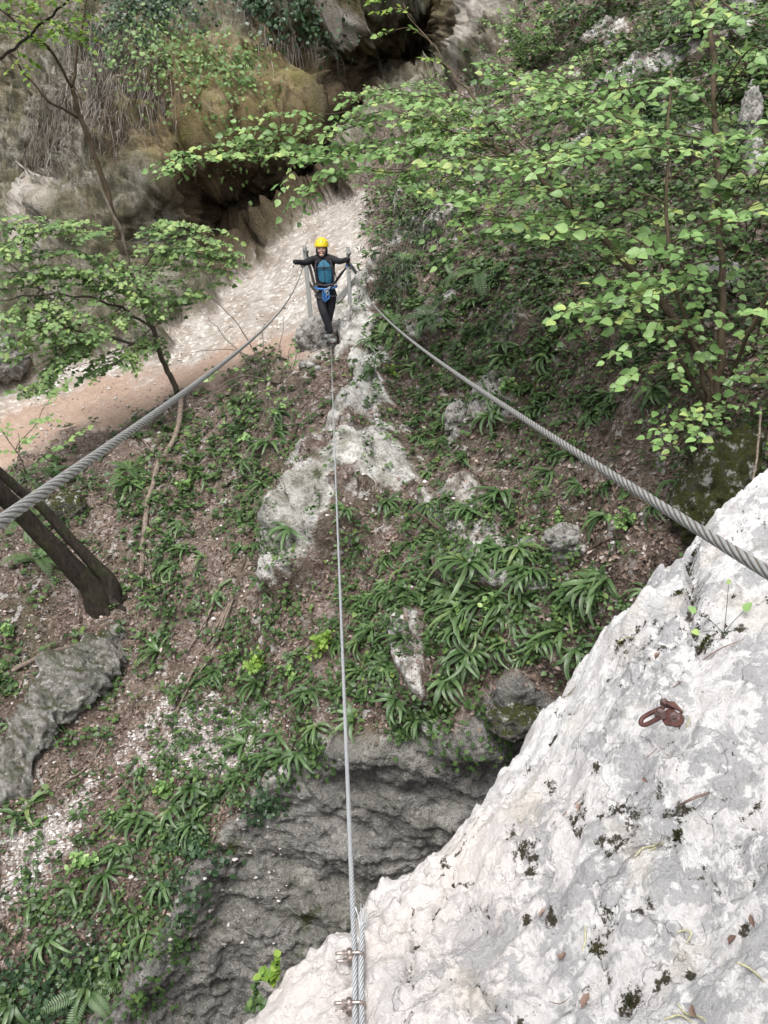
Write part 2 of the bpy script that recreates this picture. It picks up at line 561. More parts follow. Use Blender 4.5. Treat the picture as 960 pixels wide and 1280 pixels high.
M['leaf_hazel'] = leaf_mat('hazel_leaf', [(0, (.09, .175, .05)), (.45, (.185, .32, .10)), (.8, (.275, .43, .155)), (1, (.40, .50, .16))], .42, .28)
M['leaf_spring'] = leaf_mat('spring_leaf', [(0, (.10, .20, .03)), (.5, (.20, .34, .055)), (1, (.33, .45, .09))], .45, .4)
M['leaf_far'] = leaf_mat('far_leaf', [(0, (.085, .155, .05)), (.5, (.17, .285, .095)), (1, (.30, .41, .14))], .5, .25)
M['leaf_ground'] = leaf_mat('ground_leaf', [(0, (.03, .06, .018)), (.4, (.06, .115, .035)), (.8, (.105, .18, .055)), (1, (.20, .28, .07))], .45, .25)
M['leaf_ivy'] = leaf_mat('ivy_leaf', [(0, (.02, .045, .02)), (.5, (.045, .09, .04)), (1, (.09, .15, .07))], .35, .1)
M['leaf_dark'] = leaf_mat('dark_needle', [(0, (.012, .025, .010)), (.6, (.03, .055, .022)), (1, (.06, .095, .04))], .5, .1)
M['fern'] = leaf_mat('fern_frond', [(0, (.038, .075, .022)), (.45, (.068, .13, .042)), (.78, (.12, .195, .07)), (.93, (.19, .24, .075)), (1, (.24, .18, .09))], .42, .18, .5, True)
M['litter'] = leaf_mat('dead_leaf', [(0, (.06, .043, .034)), (.4, (.17, .12, .095)), (.75, (.29, .215, .18)), (1, (.46, .39, .345))], .7, .05, .25)
M['scree'] = leaf_mat('scree_stone', [(0, (.20, .17, .15)), (.5, (.40, .37, .35)), (1, (.62, .595, .58))], .9, 0, .2)
M['drygrass'] = leaf_mat('dry_grass', [(0, (.07, .055, .045)), (.5, (.17, .145, .125)), (1, (.33, .30, .27))], .8, .1, .2)

def steel(name, lo, hi, rough, metal):
    N = Nodes(name)
    c = N.coord()
    n = N.noise(c, 60, 6, .7)
    return N.surf(N.ramp(n, [(.3, lo), (.7, hi)]), rough, N.bump(n, .3, .001), metal, .5)
M['steel_post'] = steel('galvanised_steel', (.11, .115, .11), (.20, .205, .20), .6, .25)
M['clip'] = steel('tarnished_steel', (.20, .15, .13), (.44, .39, .37), .38, .75)
M['rust'] = steel('rusty_iron', (.045, .018, .015), (.135, .06, .05), .55, .35)
M['rust_nut'] = steel('rusty_nut', (.09, .055, .05), (.25, .185, .175), .4, .6)

def cable_mat(name, lo, hi, groove, metal=.35):
    N = Nodes(name)
    g = N.attr('groove')
    n = N.noise(N.coord(), 150, 4)
    c = N.mix(N.ramp(g, [(.12, 0), (.5, 1)]), N.ramp(n, [(.3, lo), (.7, hi)]), groove)
    return N.surf(c, .5, None, metal, .5)
M['cable_hand'] = cable_mat('weathered_wire', (.22, .225, .22), (.38, .39, .385), (.13, .112, .095))
M['cable_foot'] = cable_mat('bright_wire', (.42, .435, .45), (.60, .615, .63), (.15, .155, .16))

# ------------------------------------------------------------------ the far side of the gorge
CTRL = [(-260,-260,30),(0,-260,30),(300,-260,28),(0,0,27),(0,150,25),(60,240,23.5),(0,300,21),(-260,0,27),(-260,300,20),
 (110,40,23),(200,20,22.2),(110,170,20.6),(200,150,20),(80,270,19.3),(150,265,18.6),(250,70,21),(260,150,20.0),(190,235,19.2),(165,120,20.2),(60,170,22.3),(120,110,21),
 (240,172,19.9),(300,158,20.4),(350,150,21.2),(235,240,21.6),(285,240,22.4),(340,240,23),(255,285,22.6),(300,290,23.2),(345,272,23.4),(330,190,21.9),(385,235,23.4),(225,318,20.6),(330,125,21.2),(262,338,21),(300,100,21.4),
 (420,75,24.5),(480,95,27),(540,85,27),(400,140,22.8),(450,150,24.8),(560,45,25.5),(350,25,21.8),(400,15,22.2),(520,-30,23.5),(460,-10,22.8),(610,40,21.5),(600,75,21.3),(640,10,21),
 (332,316,21.2),(398,258,22),(430,243,21.8),(200,385,17.6),(100,435,17.5),(0,485,17),(60,380,18.4),(0,400,18.6),(130,350,18.3),(250,362,18.9),
 (360,312,19),(320,385,16.6),(280,440,15.5),(200,475,15.6),(100,500,15.6),(0,550,15.0),(-260,620,14.5),(200,508,14.7),(320,452,14.8),
 (390,415,14.7),(410,310,16.9),(430,275,18.6),(455,250,19.3),(470,310,15.6),(450,370,14.4),(435,430,13.7),
 (400,470,13.2),(390,500,12.6),(330,500,13),(260,525,13.2),(230,560,12.7),(150,600,12.4),(50,595,13),(-260,700,12.5),
 (470,470,12.4),(455,520,11.7),(405,535,11.6),(372,560,11.6),(430,600,10.8),(485,590,10.8),(400,650,10.3),(362,660,10.6),(330,720,10.3),(420,720,9.7),
 (300,600,12.1),(320,660,11.5),(250,680,11.4),(200,650,11.8),(130,745,11),(60,700,11.4),(0,720,11.2),(0,800,10.6),(100,830,10.4),(200,800,10.6),(280,780,10.3),(300,880,9.6),(200,900,9.8),(150,950,9.6),(50,900,10),(0,1000,9.4),(100,1050,9),(200,1000,9.1),(300,950,9),
 (500,350,13),(550,450,11.4),(600,350,11.8),(600,450,10.6),(700,400,10),(700,500,9.2),(800,450,8.3),(800,550,7.6),(890,510,6.9),(960,480,6.7),(900,580,6.6),(860,640,6.7),(760,640,7.4),(650,600,8.8),(550,600,9.8),(520,700,9),(600,740,8.2),(700,720,7.6),(780,740,7),(500,800,8.6),(600,830,8),(700,820,7.4),
 (550,250,14.6),(600,200,14.8),(520,190,17),(700,250,12.4),(700,150,14.6),(620,110,18.3),(700,20,18.5),(800,100,14),(800,250,10.8),(900,250,9.5),(960,300,8.6),(960,100,11.5),(900,0,15),(1200,0,12),(1200,300,7),(1200,600,6),(700,-260,25),(1000,-260,20),
 (420,905,8.5),(500,893,8.1),(580,885,7.9),(640,845,7.6),(690,855,7.6),(300,985,8.7),
 (640,920,8.5),(550,980,8.6),(450,965,8.7),(480,1050,8.9),(400,1020,8.8),(320,1040,8.9),(250,1090,8.7),(350,1100,8.9),(420,1150,9.1),(300,1200,9.1),(200,1200,8.8),(380,1250,9.2),(600,1100,9.1),(700,1000,8.7),(250,1280,9.1),
 (100,1150,8.6),(0,1150,8.6),(50,1250,8.5),(150,1270,8.6),(-260,1460,8),(300,1460,9.5),(800,1460,10),(1220,1460,9),(1220,1000,7),(900,900,7.2),(1000,1200,9),(-260,1000,9)]
C = np.array(CTRL, float)
depth_at = rbf(C[:, :2], np.log(C[:, 2]), 2e-4)
U0, U1, V0, V1, STEP = -260., 1220., -260., 1460., 3.0
us = np.arange(U0, U1 + .1, STEP)
vs = np.arange(V0, V1 + .1, STEP)
NU, NV = len(us), len(vs)
UU, VV = np.meshgrid(us, vs)
Q = np.stack([UU.ravel(), VV.ravel()], 1)
D0 = np.exp(depth_at(Q))
P0 = pxv(Q[:, 0], Q[:, 1], D0)

# ground types, their outlines broken up by noise
wob = np.stack([fbm(P0 * .9, 3), fbm(P0 * .9 + 50, 3)], 1) * 22
Qw = Q + wob
PATH = [(-300,665),(0,582),(100,542),(200,512),(320,458),(372,452),(400,440),(440,372),(478,300),(455,240),(400,256),(330,318),(262,388),(200,432),(100,455),(0,505),(-300,560)]
REDP = [(-300,665),(0,582),(100,542),(200,512),(320,462),(385,450),(375,410),(300,425),(200,468),(100,488),(0,528),(-300,600)]
CLIFF = [(-400,-400),(-400,560),(0,505),(100,455),(200,432),(262,388),(330,318),(400,256),(445,240),(470,190),(560,120),(610,95),(640,60),(665,0),(720,-400)]
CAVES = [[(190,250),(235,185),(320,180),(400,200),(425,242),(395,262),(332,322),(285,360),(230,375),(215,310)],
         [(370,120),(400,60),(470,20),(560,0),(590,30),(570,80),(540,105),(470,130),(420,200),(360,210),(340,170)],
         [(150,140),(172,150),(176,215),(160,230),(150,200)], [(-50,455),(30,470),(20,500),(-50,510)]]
OCHRE = [[(175,80),(300,60),(440,-20),(470,30),(380,120),(330,180),(260,200),(200,250),(170,200)], [(560,-30),(600,-30),(570,60),(545,40)]]
PALE = [[(590,60),(605,0),(640,-20),(650,20),(615,70),(590,85)], [(375,40),(400,10),(440,-10),(455,10),(400,60),(360,90)],
        [(50,232),(74,215),(80,260),(64,345),(46,330)]]
WHITE = [[(452,452),(484,444),(502,474),(494,520),(452,545),(412,568),(385,592),(376,572),(415,540),(440,500)],
         [(425,592),(505,545),(520,590),(470,630),(430,640),(410,615)],
         [(345,655),(395,618),(440,625),(430,680),(385,735),(338,748)],
         [(436,345),(462,325),(470,345),(462,400),(480,440),(430,452),(418,420)],
         [(565,515),(595,510),(598,545),(568,548)], [(695,665),(735,660),(735,695),(700,698)],
         [(890,350),(920,350),(915,385),(890,385)],[(915,0),(950,0),(945,60),(920,60)],[(925,150),(950,150),(945,200),(925,200)],
         [(300,985),(360,955),(420,925),(440,960),(330,1000)],[(520,890),(560,880),(570,910),(525,925)]]
WALL = [(255,1065),(300,990),(400,955),(430,918),(500,903),(560,890),(610,872),(650,845),(700,862),(760,900),(1300,900),(1300,1560),(-400,1560),(-400,1340),(60,1310),(150,1250),(215,1140)]
SCREE = [[(225,890),(310,865),(335,905),(290,960),(170,965)], [(15,1040),(110,970),(70,1090),(5,1150)], [(240,860),(180,930),(140,960),(200,880)]]
MOSS = [[(855,640),(885,560),(935,555),(945,580),(880,650)], [(515,575),(545,540),(560,575),(530,590)], [(595,785),(645,785),(640,815),(600,815)], [(100,800),(150,770),(165,800),(120,835)],
        [(640,455),(700,460),(690,505),(640,500)], [(350,1120),(420,1125),(380,1170)], [(640,865),(690,865),(680,910),(640,905)], [(0,1250),(60,1240),(60,1330),(-60,1330)], [(245,1040),(300,1050),(270,1110)],[(390,640),(440,600),(430,660)]]
SPINE = [(456,458),(484,444),(500,470),(500,515),(514,555),(518,600),(480,640),(430,690),(390,730),(350,745),(332,722),(352,655),(376,572),(415,540),(442,505)]
def un(polys, f):
    o = np.zeros(len(Q))
    for p in polys: o = np.maximum(o, pmask(Qw, p, f))
    return o
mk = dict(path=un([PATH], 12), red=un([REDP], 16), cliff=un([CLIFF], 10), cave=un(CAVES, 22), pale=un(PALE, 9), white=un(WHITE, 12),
          wall=un([WALL], 12), scree=un(SCREE, 14), moss=un(MOSS, 24), ochre=un(OCHRE, 35))
mk['white'] = np.maximum(mk['white'], .42 * pmask(Qw, SPINE, 15))
spine = pmask(Q, SPINE, 8)
rocky = np.clip(np.maximum.reduce([mk['white'], mk['wall'], mk['cliff'] * .9, mk['pale'], spine * .8]) - mk['path'] * .8, 0, 1)

def grid_normals(P):
    G = P.reshape(NV, NU, 3)
    du = np.gradient(G, axis=1)
    dv = np.gradient(G, axis=0)
    n = unit(np.cross(dv, du))
    n *= np.sign((n * (CAM - G)).sum(2))[..., None]
    return n.reshape(-1, 3)
n0 = grid_normals(P0)
fadeFar = np.clip(D0 / 10, .8, 2.2)
f1, f2, cid = worley(P0 * 1.25 + .6 * np.stack([perlin(P0 * 1.5), perlin(P0 * 1.5 + 9), perlin(P0 * 1.5 + 31)], 1))
blocky = (cid - .5) * .28 - .10 * np.exp(-((f2 - f1) / .07) ** 2)
lay = P0 @ unit([.35, .25, .9]) 
strata = np.abs(((lay * 1.55 + .35 * perlin(P0 * .8)) % 1.0) - .5) * 2
disp = rocky * fadeFar * (.10 * ridged(P0 * .75, 4, .55) + .6 * blocky * (1 - .75 * mk['cliff'] - .75 * mk['wall']) + .035 * ridged(P0 * 4.2, 3, .6))
disp += mk['wall'] * (.07 * (strata - .5) + .22 * fbm(P0 * .9, 4) + .045 * ridged(P0 * np.array([2, 2, 5]), 4, .62) + .03 * ridged(P0 * 9, 2) - .06 * blocky)
outcrop = sstep(.27, .5, fbm(P0 * .55 + 5, 3)) * np.where(Q[:, 0] < 440, .15, .85) * np.where((Q[:, 0] > 540) & (Q[:, 1] > 740), .2, 1) * (1 - mk['path']) * (1 - mk['cliff']) * (1 - mk['wall']) * (1 - mk['scree'])
disp += (1 - rocky) * (.20 * fbm(P0 * .8, 4) + .03 * fbm(P0 * 5, 3) + outcrop * (.16 + .5 * blocky + .07 * ridged(P0 * 2.6, 4, .6)))
mk['white'] = np.maximum(mk['white'], outcrop * .62)
mk['moss'] = np.maximum(mk['moss'], .62 * pmask(Qw, [(345,655),(395,618),(440,640),(430,680),(385,735),(338,748)], 16))
spine_d = pmask(Q, SPINE, 16) * sstep(430, 540, Q[:, 1])
disp += spine_d * (.16 + .12 * ridged(P0 * 1.3 + 3, 5, .6) + .35 * blocky)
disp += mk['cliff'] * (.10 * ridged(P0 * 2.4, 3, .6) + .16 * fbm(P0 * np.array([1.5, 1.5, .3]), 3) + .30 * fbm(P0 * np.array([.32, .32, .16]), 3) + .22 * ridged(P0 * np.array([.9, .9, .22]), 4, .6))
disp += mk['cave'] * (.10 * ridged(P0 * .9 + 7, 4, .6) + .08 * blocky)
disp *= 1 - .65 * mk['path']
disp += mk['pale'] * .16 * ridged(P0 * np.array([2.2, 2.2, 1.2]) + 5, 4, .6)
disp += mk['path'] * (.05 * sstep(.1, .5, fbm(P0 * .8 + 3, 3)) + .04 * ridged(P0 * 2.2, 3) * sstep(0, .4, fbm(P0 * .8 + 3, 3)))
PT = P0 + n0 * disp[:, None]
NT = grid_normals(PT)
GP, GN = PT.reshape(NV, NU, 3), NT.reshape(NV, NU, 3)
def ground(u, v):
    i = np.clip(np.rint((np.asarray(v, float) - V0) / STEP).astype(int), 0, NV - 1)
    j = np.clip(np.rint((np.asarray(u, float) - U0) / STEP).astype(int), 0, NU - 1)
    return GP[i, j], GN[i, j]
def maskat(name, u, v):
    i = np.clip(np.rint((np.asarray(v, float) - V0) / STEP).astype(int), 0, NV - 1)
    j = np.clip(np.rint((np.asarray(u, float) - U0) / STEP).astype(int), 0, NU - 1)
    return mk[name].reshape(NV, NU)[i, j]

ii, jj = np.meshgrid(np.arange(NV - 1), np.arange(NU - 1), indexing='ij')
a = (ii * NU + jj).ravel()
FT = np.stack([a, a + NU, a + NU + 1, a + 1], 1)
which = np.zeros(len(a), int)
which[mk['cliff'][a] > .5] = 1
which[mk['wall'][a] > .5] = 2
which[(mk['path'][a] > .5)] = 3
which[(spine[a] > .5) & (which == 0)] = 4
for k, (nm, lb, ct) in enumerate([('hillside', 'steep wooded slope with brown leaf litter across the gorge', 'hillside'), ('cliff_face', 'ochre and grey overhanging cliff with dark hollows', 'cliff'),
                     ('gorge_wall', 'dark grey bare rock wall below the fern slope', 'rock wall'), ('footpath', 'pale trodden footpath ramp under the cliff', 'path'),
                     ('rock_rib', 'pale limestone rib running down from the far platform', 'rock')]):
    fs = FT[which == k]
    idx, inv = np.unique(fs, return_inverse=True)
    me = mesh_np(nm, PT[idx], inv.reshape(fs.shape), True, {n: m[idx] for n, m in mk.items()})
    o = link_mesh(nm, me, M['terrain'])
    tag(o, lb, ct, kind='structure')

# ------------------------------------------------------------------ the near limestone ledge
EDGE_PX = [(1010,552,3.0),(960,590,2.9),(925,618,2.85),(880,655,2.75),(852,688,2.7),(815,722,2.66),(770,780,2.6),(738,812,2.56),(700,856,2.5),(676,888,2.46),(668,915,2.43),(640,945,2.38),(618,972,2.34),(560,1040,2.25),(520,1072,2.2),(490,1095,2.15),(452,1140,2.08),(432,1172,2.03),(400,1188,2.0),(350,1228,1.93),(300,1280,1.85),(200,1370,1.75)]
edge3 = np.array([px(*e) for e in EDGE_PX])
EDGE = np.vstack([[(4.2, 3.6), (2.8, 3.25)], edge3[:, :2], [(-1.0, .55), (-1.5, -.4), (-1.9, -1.8)]])
INT_PX = [(447,1275,1.75),(850,890,1.95),(960,715,2.35),(960,1000,1.72),(700,1100,1.86),(700,1280,1.56),(960,1280,1.36),(800,760,2.36),(600,1200,1.77),(520,1180,1.92),(880,800,2.15)]
ctl = np.vstack([edge3, [px(*e) for e in INT_PX], [(0, 0, .04), (.8, 0, .42), (-.6, 0, -.1), (0, -1.2, .1), (1.4, .5, .78), (2.6, 1.5, 1.2), (-1.2, -1.2, -.2), (2.8, -1.2, 1.2), (2.8, 3.25, 1.05), (4.2, 3.6, 1.4)]])
zfun = rbf(ctl[:, :2], ctl[:, 2], 5e-4)
gx = np.concatenate([np.arange(-1.9, -.65, .03), np.arange(-.65, 1.75, .0068), np.arange(1.75, 3.6, .03)])
gy = np.concatenate([np.arange(-1.6, .85, .03), np.arange(.85, 3.2, .0068), np.arange(3.2, 3.9, .03)])
XX, YY = np.meshgrid(gx, gy)
XY = np.stack([XX.ravel(), YY.ravel()], 1)
base = zfun(XY)
poly_in = np.vstack([EDGE, [(-3, -4), (6, -4)]])
wobx = np.stack([fbm(np.c_[XY * 3.2, np.zeros(len(XY))], 4), fbm(np.c_[XY * 3.2, np.full(len(XY), 7.)], 4)], 1) * .025
sdst = seg_dist(XY + wobx, EDGE, False) * np.where(inside(XY + wobx, poly_in), -1, 1)
P3 = np.c_[XY, base]
def plan(u, v):
    """plan point of the ledge surface seen at photo pixel u, v"""
    lo = .8
    for d in np.arange(.8, 3.4, .004):
        p = px(u, v, d)
        if p[2] <= zfun(p[None, :2])[0]: return p
    return px(u, v, 2.0)
# joints and pits in the rock
JOINTS = [[(862,690),(868,740),(862,790),(880,825)], [(862,730),(905,700),(945,690)], [(690,860),(735,830),(780,800),(850,770)], [(690,890),(720,905),(760,860),(790,800)],
          [(650,1040),(655,1085),(640,1110)], [(720,1010),(712,1050),(725,1075)], [(752,1140),(745,1200),(760,1240)], [(585,1150),(600,1130),(615,1170)], [(880,1100),(905,1130),(950,1120)], [(560,1230),(600,1250),(650,1300)],
          [(700,1270),(745,1250),(752,1215)], [(500,1210),(540,1160),(570,1100)], [(900,1000),(925,1050),(955,1065)], [(500,1120),(520,1180),(505,1250)]]
PITS = [(718,1040,14),(728,1058,10),(770,1033,20),(752,1041,10),(790,1045,12),(845,1040,18),(765,1082,14),(748,1078,8),(655,1085,16),(640,1065,10),(660,1100,14),(752,1172,13),(745,1195,12),(742,1210,14),(688,1162,12),(655,1165,9),(800,1160,10),(790,1250,14),(785,1262,12),(825,1235,11),(868,1230,8),(660,965,9),(690,985,9),(742,982,9),(860,700,12),(866,745,12),(862,770,15),(880,812,20),(900,800,12),(925,790,10),(870,790,12),(940,1035,8),(690,930,7),(820,1010,6),(925,1180,8)]
pit = np.zeros(len(XY))
jdep = np.zeros(len(XY))
wob2 = np.stack([fbm(np.c_[XY * 9, np.zeros(len(XY))], 3), fbm(np.c_[XY * 9, np.full(len(XY), 3.)], 3)], 1) * .02
for k, j in enumerate(JOINTS):
    pl = [plan(*q)[:2] for q in j]
    d = seg_dist(XY + wob2, pl, False)
    jdep += (.055 if k < 3 else .024) * np.exp(-(d / (.020 if k < 3 else .010)) ** 2)
    pit = np.maximum(pit, (.55 if k < 3 else .42) * np.exp(-(d / .016) ** 2))
for (u, v, r) in PITS:
    p = plan(u, v)
    rr = r * np.linalg.norm(p - CAM) / FPX * 1.05
    d = np.linalg.norm(XY + wob2 * .7 - p[:2], axis=1) / rr
    pit = np.maximum(pit, .60 * np.exp(-((d / 1.15) ** 2)))
    jdep += .016 * np.exp(-d ** 2)
nP = P3 * 1.0
rough_in = .030 * fbm(nP * 2.2, 3) + .018 * ridged(nP * 4.5, 4, .55)
w1, w2, wc = worley(nP * np.array([5.5, 5.5, 5.5]) + .5 * np.stack([perlin(nP * 5), perlin(nP * 5 + 20), perlin(nP * 5 + 40)], 1), 3)
rough_in += .026 * (wc - .5) * sstep(.0, .22, w2 - w1)
x1, x2, xc = worley(nP * 13 + .8 * np.stack([perlin(nP * 9), perlin(nP * 9 + 20), perlin(nP * 9 + 40)], 1), 4)
rough_in += .013 * (xc - .5) * sstep(.0, .2, x2 - x1)
patchy = sstep(.0, .45, fbm(nP * 1.7 + 3, 4))
pit = np.maximum(pit, .43 * patchy * np.exp(-((x2 - x1) / .05) ** 2) + 0)
pit = np.maximum(pit, .50 * sstep(-.1, .4, fbm(nP * 1.1 + 8, 3)) * np.exp(-((w2 - w1) / .035) ** 2))
rough_in -= .008 * np.exp(-((w2 - w1) / .04) ** 2)
rough_in += .022 * sstep(.0, .35, fbm(nP * 3.1 + 11, 4)) - .016 * sstep(.1, .3, fbm(nP * 7 + 4, 3)) + .011 * ridged(nP * 15, 3, .6) + .004 * fbm(nP * 40, 2)
drop = np.where(sdst > 0, 3.0 * sdst + 2.2 * sdst ** 2, 0) + .035 * np.exp(-((sdst + .0) / .05) ** 2) * 1.0
z = base + rough_in - jdep - drop
near_face = sstep(0, .25, sdst)
ox = near_face * .10 * fbm(np.c_[XY * 2.0, z], 4)
VL = np.c_[XY[:, 0] + ox, XY[:, 1] + ox, np.maximum(z, -11)]
def region(pts, r):
    o = np.zeros(len(XY))
    for (u, v) in pts: o = np.maximum(o, np.exp(-(np.linalg.norm(XY - plan(u, v)[:2], axis=1) / r) ** 2))
    return o
grey = np.clip(region([(900,880),(900,1000),(900,1120),(820,1090),(900,1200),(760,1200),(930,760),(840,720),(700,1160),(640,1250),(800,1260),(760,1000),(860,820),(930,680)], .25) * 1.25, 0, 1)
pink = np.clip(region([(420,1230),(480,1180),(560,1180),(540,1100),(600,1080),(380,1270),(520,1260)], .22) * 1.1, 0, 1)
nx, ny = len(gx), len(gy)
ii, jj = np.meshgrid(np.arange(ny - 1), np.arange(nx - 1), indexing='ij')
a = (ii * nx + jj).ravel()
FL = np.stack([a, a + 1, a + nx + 1, a + nx], 1)
keep = (VL[FL][:, :, 2].max(1) > -10.9)
ledge = link_mesh('limestone_ledge', mesh_np('limestone_ledge', VL, FL[keep], True, dict(pit=pit, grey=grey, pink=pink)), M['ledge'])
tag(ledge, 'white limestone ledge with grey patches in the foreground', 'rock ledge', kind='structure')
VLG = VL.reshape(ny, nx, 3)
lgn = unit(np.cross(np.gradient(VLG, axis=1), np.gradient(VLG, axis=0)))
def ledge_at(u, v, lift=0.0):
    p = plan(u, v)
    for _ in range(3):
        i = min(max(np.searchsorted(gy, p[1]), 0), ny - 1)
        j = min(max(np.searchsorted(gx, p[0]), 0), nx - 1)
        zz = VLG[i, j, 2]
        d = unit(p - CAM)
        p = CAM + d * ((zz - CAM[2]) / d[2])
    i0, i1, j0, j1 = max(i - 3, 0), i + 4, max(j - 3, 0), j + 4
    n = unit(lgn[i0:i1, j0:j1].reshape(-1, 3).mean(0))
    if n[2] < 0: n = -n
    return p + n * lift, n


# ------------------------------------------------------------------ wire cables
def wire(name, pts, rad, mat, label, pitch, parent=None, strands=6, seg=36, lobe=.20):
    """laid wire rope: a lobed section twisted along the curve"""
    P = np.asarray(pts, float)
    n = len(P)
    T = unit(np.gradient(P, axis=0))
    ref = np.array([0, 0, 1.0])
    Nn = unit(np.cross(T, ref))
    Bb = np.cross(T, Nn)
    s = np.concatenate([[0], np.cumsum(np.linalg.norm(np.diff(P, axis=0), axis=1))])
    a = np.linspace(0, 2 * np.pi, seg, endpoint=False)
    lob = np.abs(np.cos(a * strands / 2))          # 1 on the crown of a strand, 0 in a groove
    rr = rad * (1 - lobe + lobe * np.sqrt(lob))
    ang = a[None] + (2 * np.pi * s / pitch)[:, None]
    V = (P[:, None] + rr[None, :, None] * (np.cos(ang)[..., None] * Nn[:, None] + np.sin(ang)[..., None] * Bb[:, None])).reshape(-1, 3)
    g = np.tile(1 - np.sqrt(lob), n)
    i, j = np.meshgrid(np.arange(n - 1), np.arange(seg), indexing='ij')
    F = np.stack([i * seg + j, i * seg + (j + 1) % seg, (i + 1) * seg + (j + 1) % seg, (i + 1) * seg + j], -1).reshape(-1, 4)
    o = link_mesh(name, mesh_np(name, V, F, True, dict(groove=g)), mat, parent)
    if label: tag(o, label, 'wire rope')
    return o

def sagged(A, B, sag, step_near=.004, step_far=.05, ext=0):
    A, B = np.asarray(A), np.asarray(B)
    L = np.linalg.norm(B - A)
    t = [-ext / L]
    while t[-1] < 1:
        d = abs(t[-1]) * L
        t.append(t[-1] + min(step_far, step_near + .0035 * d) / L)
    t[-1] = 1.0
    t = np.array(t)
    P = A + t[:, None] * (B - A)
    P[:, 2] -= 4 * sag * t * (1 - t)
    return P

HL, HR = px(379, 332, 13.45), px(438.5, 334, 13.45)          # where the hands grip
tl, tr = px(383, 312, 14.75), px(436, 318, 14.75)            # post heads
nl, nr = px(0, 652, .82), px(960, 716, .82)
def hand_cable(N0, H0, T0, label):
    P = sagged(N0, H0, .19, ext=1.2)
    Q2 = sagged(H0, T0, .0, .03)[1:]
    return wire('hand_cable', np.vstack([P, Q2]), .0070, M['cable_hand'], label, .125)
hand_cable(nl, HL, tl, 'thick grey twisted wire rope gripped by the person, running off past the leaning trunk')
hand_cable(nr, HR, tr, 'thick grey twisted wire rope crossing above the white ledge and mossy boulder')

# foot cable: from the far anchor to the near rock, clamped back on itself
fa = px(413.5, 428.5, 13.6) + np.array([0, 0, -.012])
fdir = px(412, 423, 14.9)
near_pts = [(447, 1240), (448, 1272), (450, 1310)]
c1, _ = ledge_at(446, 1205, .024)
c2, _ = ledge_at(448, 1262, .020)
c3, _ = ledge_at(449, 1330, .018)
c4, _ = ledge_at(452, 1420, .016)
c0 = px(438, 1120, np.linalg.norm(c1 - CAM) * .955 * .86 + .30)
far_part = sagged(c1, fa, .14)[::-1]
cab = np.vstack([[fdir], far_part, spline([c1, c2, c3, c4], 160)[1:]])
foot = wire('foot_cable', cab, .0068, M['cable_foot'], 'thin bright wire rope under the person, clamped to the ledge by two clips', .085, lobe=.2, seg=24)
side = np.array([.0148, 0, .001])
e1, _ = ledge_at(452, 1150, .032)
tail = spline([c1 + (c1 - c2) * .95 + side * 1.3 + np.array([0, 0, -.004]), c1 + side, c2 + side, c3 + side, c4 + side], 200)
wire('cable_tail', tail, .0068, M['cable_foot'], None, .085, foot, lobe=.2, seg=24)
mb = MB()
e0 = tail[0]
td = unit(tail[0] - tail[6])
for k in range(16):
    r0 = rng.normal(size=3) * .0035
    sp = rng.normal(size=3) * .013
    mb.tube(spline([e0 + r0 - td * .01, e0 + r0 + td * .012 + sp * .3, e0 + r0 + td * rng.uniform(.02, .045) + sp], 6), .0011, 5)
mb.build('frayed_strands', M['cable_foot'], foot)

def wire_clip(p, tdir, label):
    root = empty('wire_clip', p)
    X = unit(side)
    T = unit(tdir)
    Z = unit(np.cross(X, T))
    Z = Z if Z[2] > 0 else -Z
    L = lambda x, t, zz: X * x + T * t + Z * zz
    # U-bolt wraps the pair from the right, its threaded legs point left through the saddle
    for tt in (0,):
        u = MB()
        arc = [L(.008 + .0115 * math.cos(q), -.012, .0125 * math.sin(q)) for q in np.linspace(-math.pi / 2, math.pi / 2, 14)]
        pts = [L(-.047, -.012, -.0125)] + [L(-.02, -.012, -.0125)] + arc + [L(-.02, -.012, .0125)] + [L(-.047, -.012, .0125)]
        u.tube(spline(pts, 60), .0038, 10)
        u.build('u_bolt', M['clip'], root)
    sdl = MB()
    q = []
    sdl.tube([L(-.0125, -.021, 0), L(-.0125, -.003, 0)], .0085, 12)
    sdl.tube([L(-.0135, -.012, -.021), L(-.0135, -.012, .021)], [.0075, .0085, .0085, .0075], 12)
    sdl.build('saddle', M['clip'], root, True)
    for zz in (-.0125, .0125):
        nb = MB()
        nb.tube([L(-.0225, -.012, zz), L(-.0305, -.012, zz)], .0074, 6)
        nb.build('nut', M['clip'], root, False)
    tag(root, label, 'cable clip', 'clips on the foot cable')
wire_clip(c1 + side * .15, c2 - c1, 'rusty U-bolt clip just below the frayed cable end, nuts pointing left')
cm = c1 + (c2 - c1) * 1.12
wire_clip(cm + side * .15, c2 - c1, 'U-bolt clip on the foot cable cut by the bottom edge of the picture')

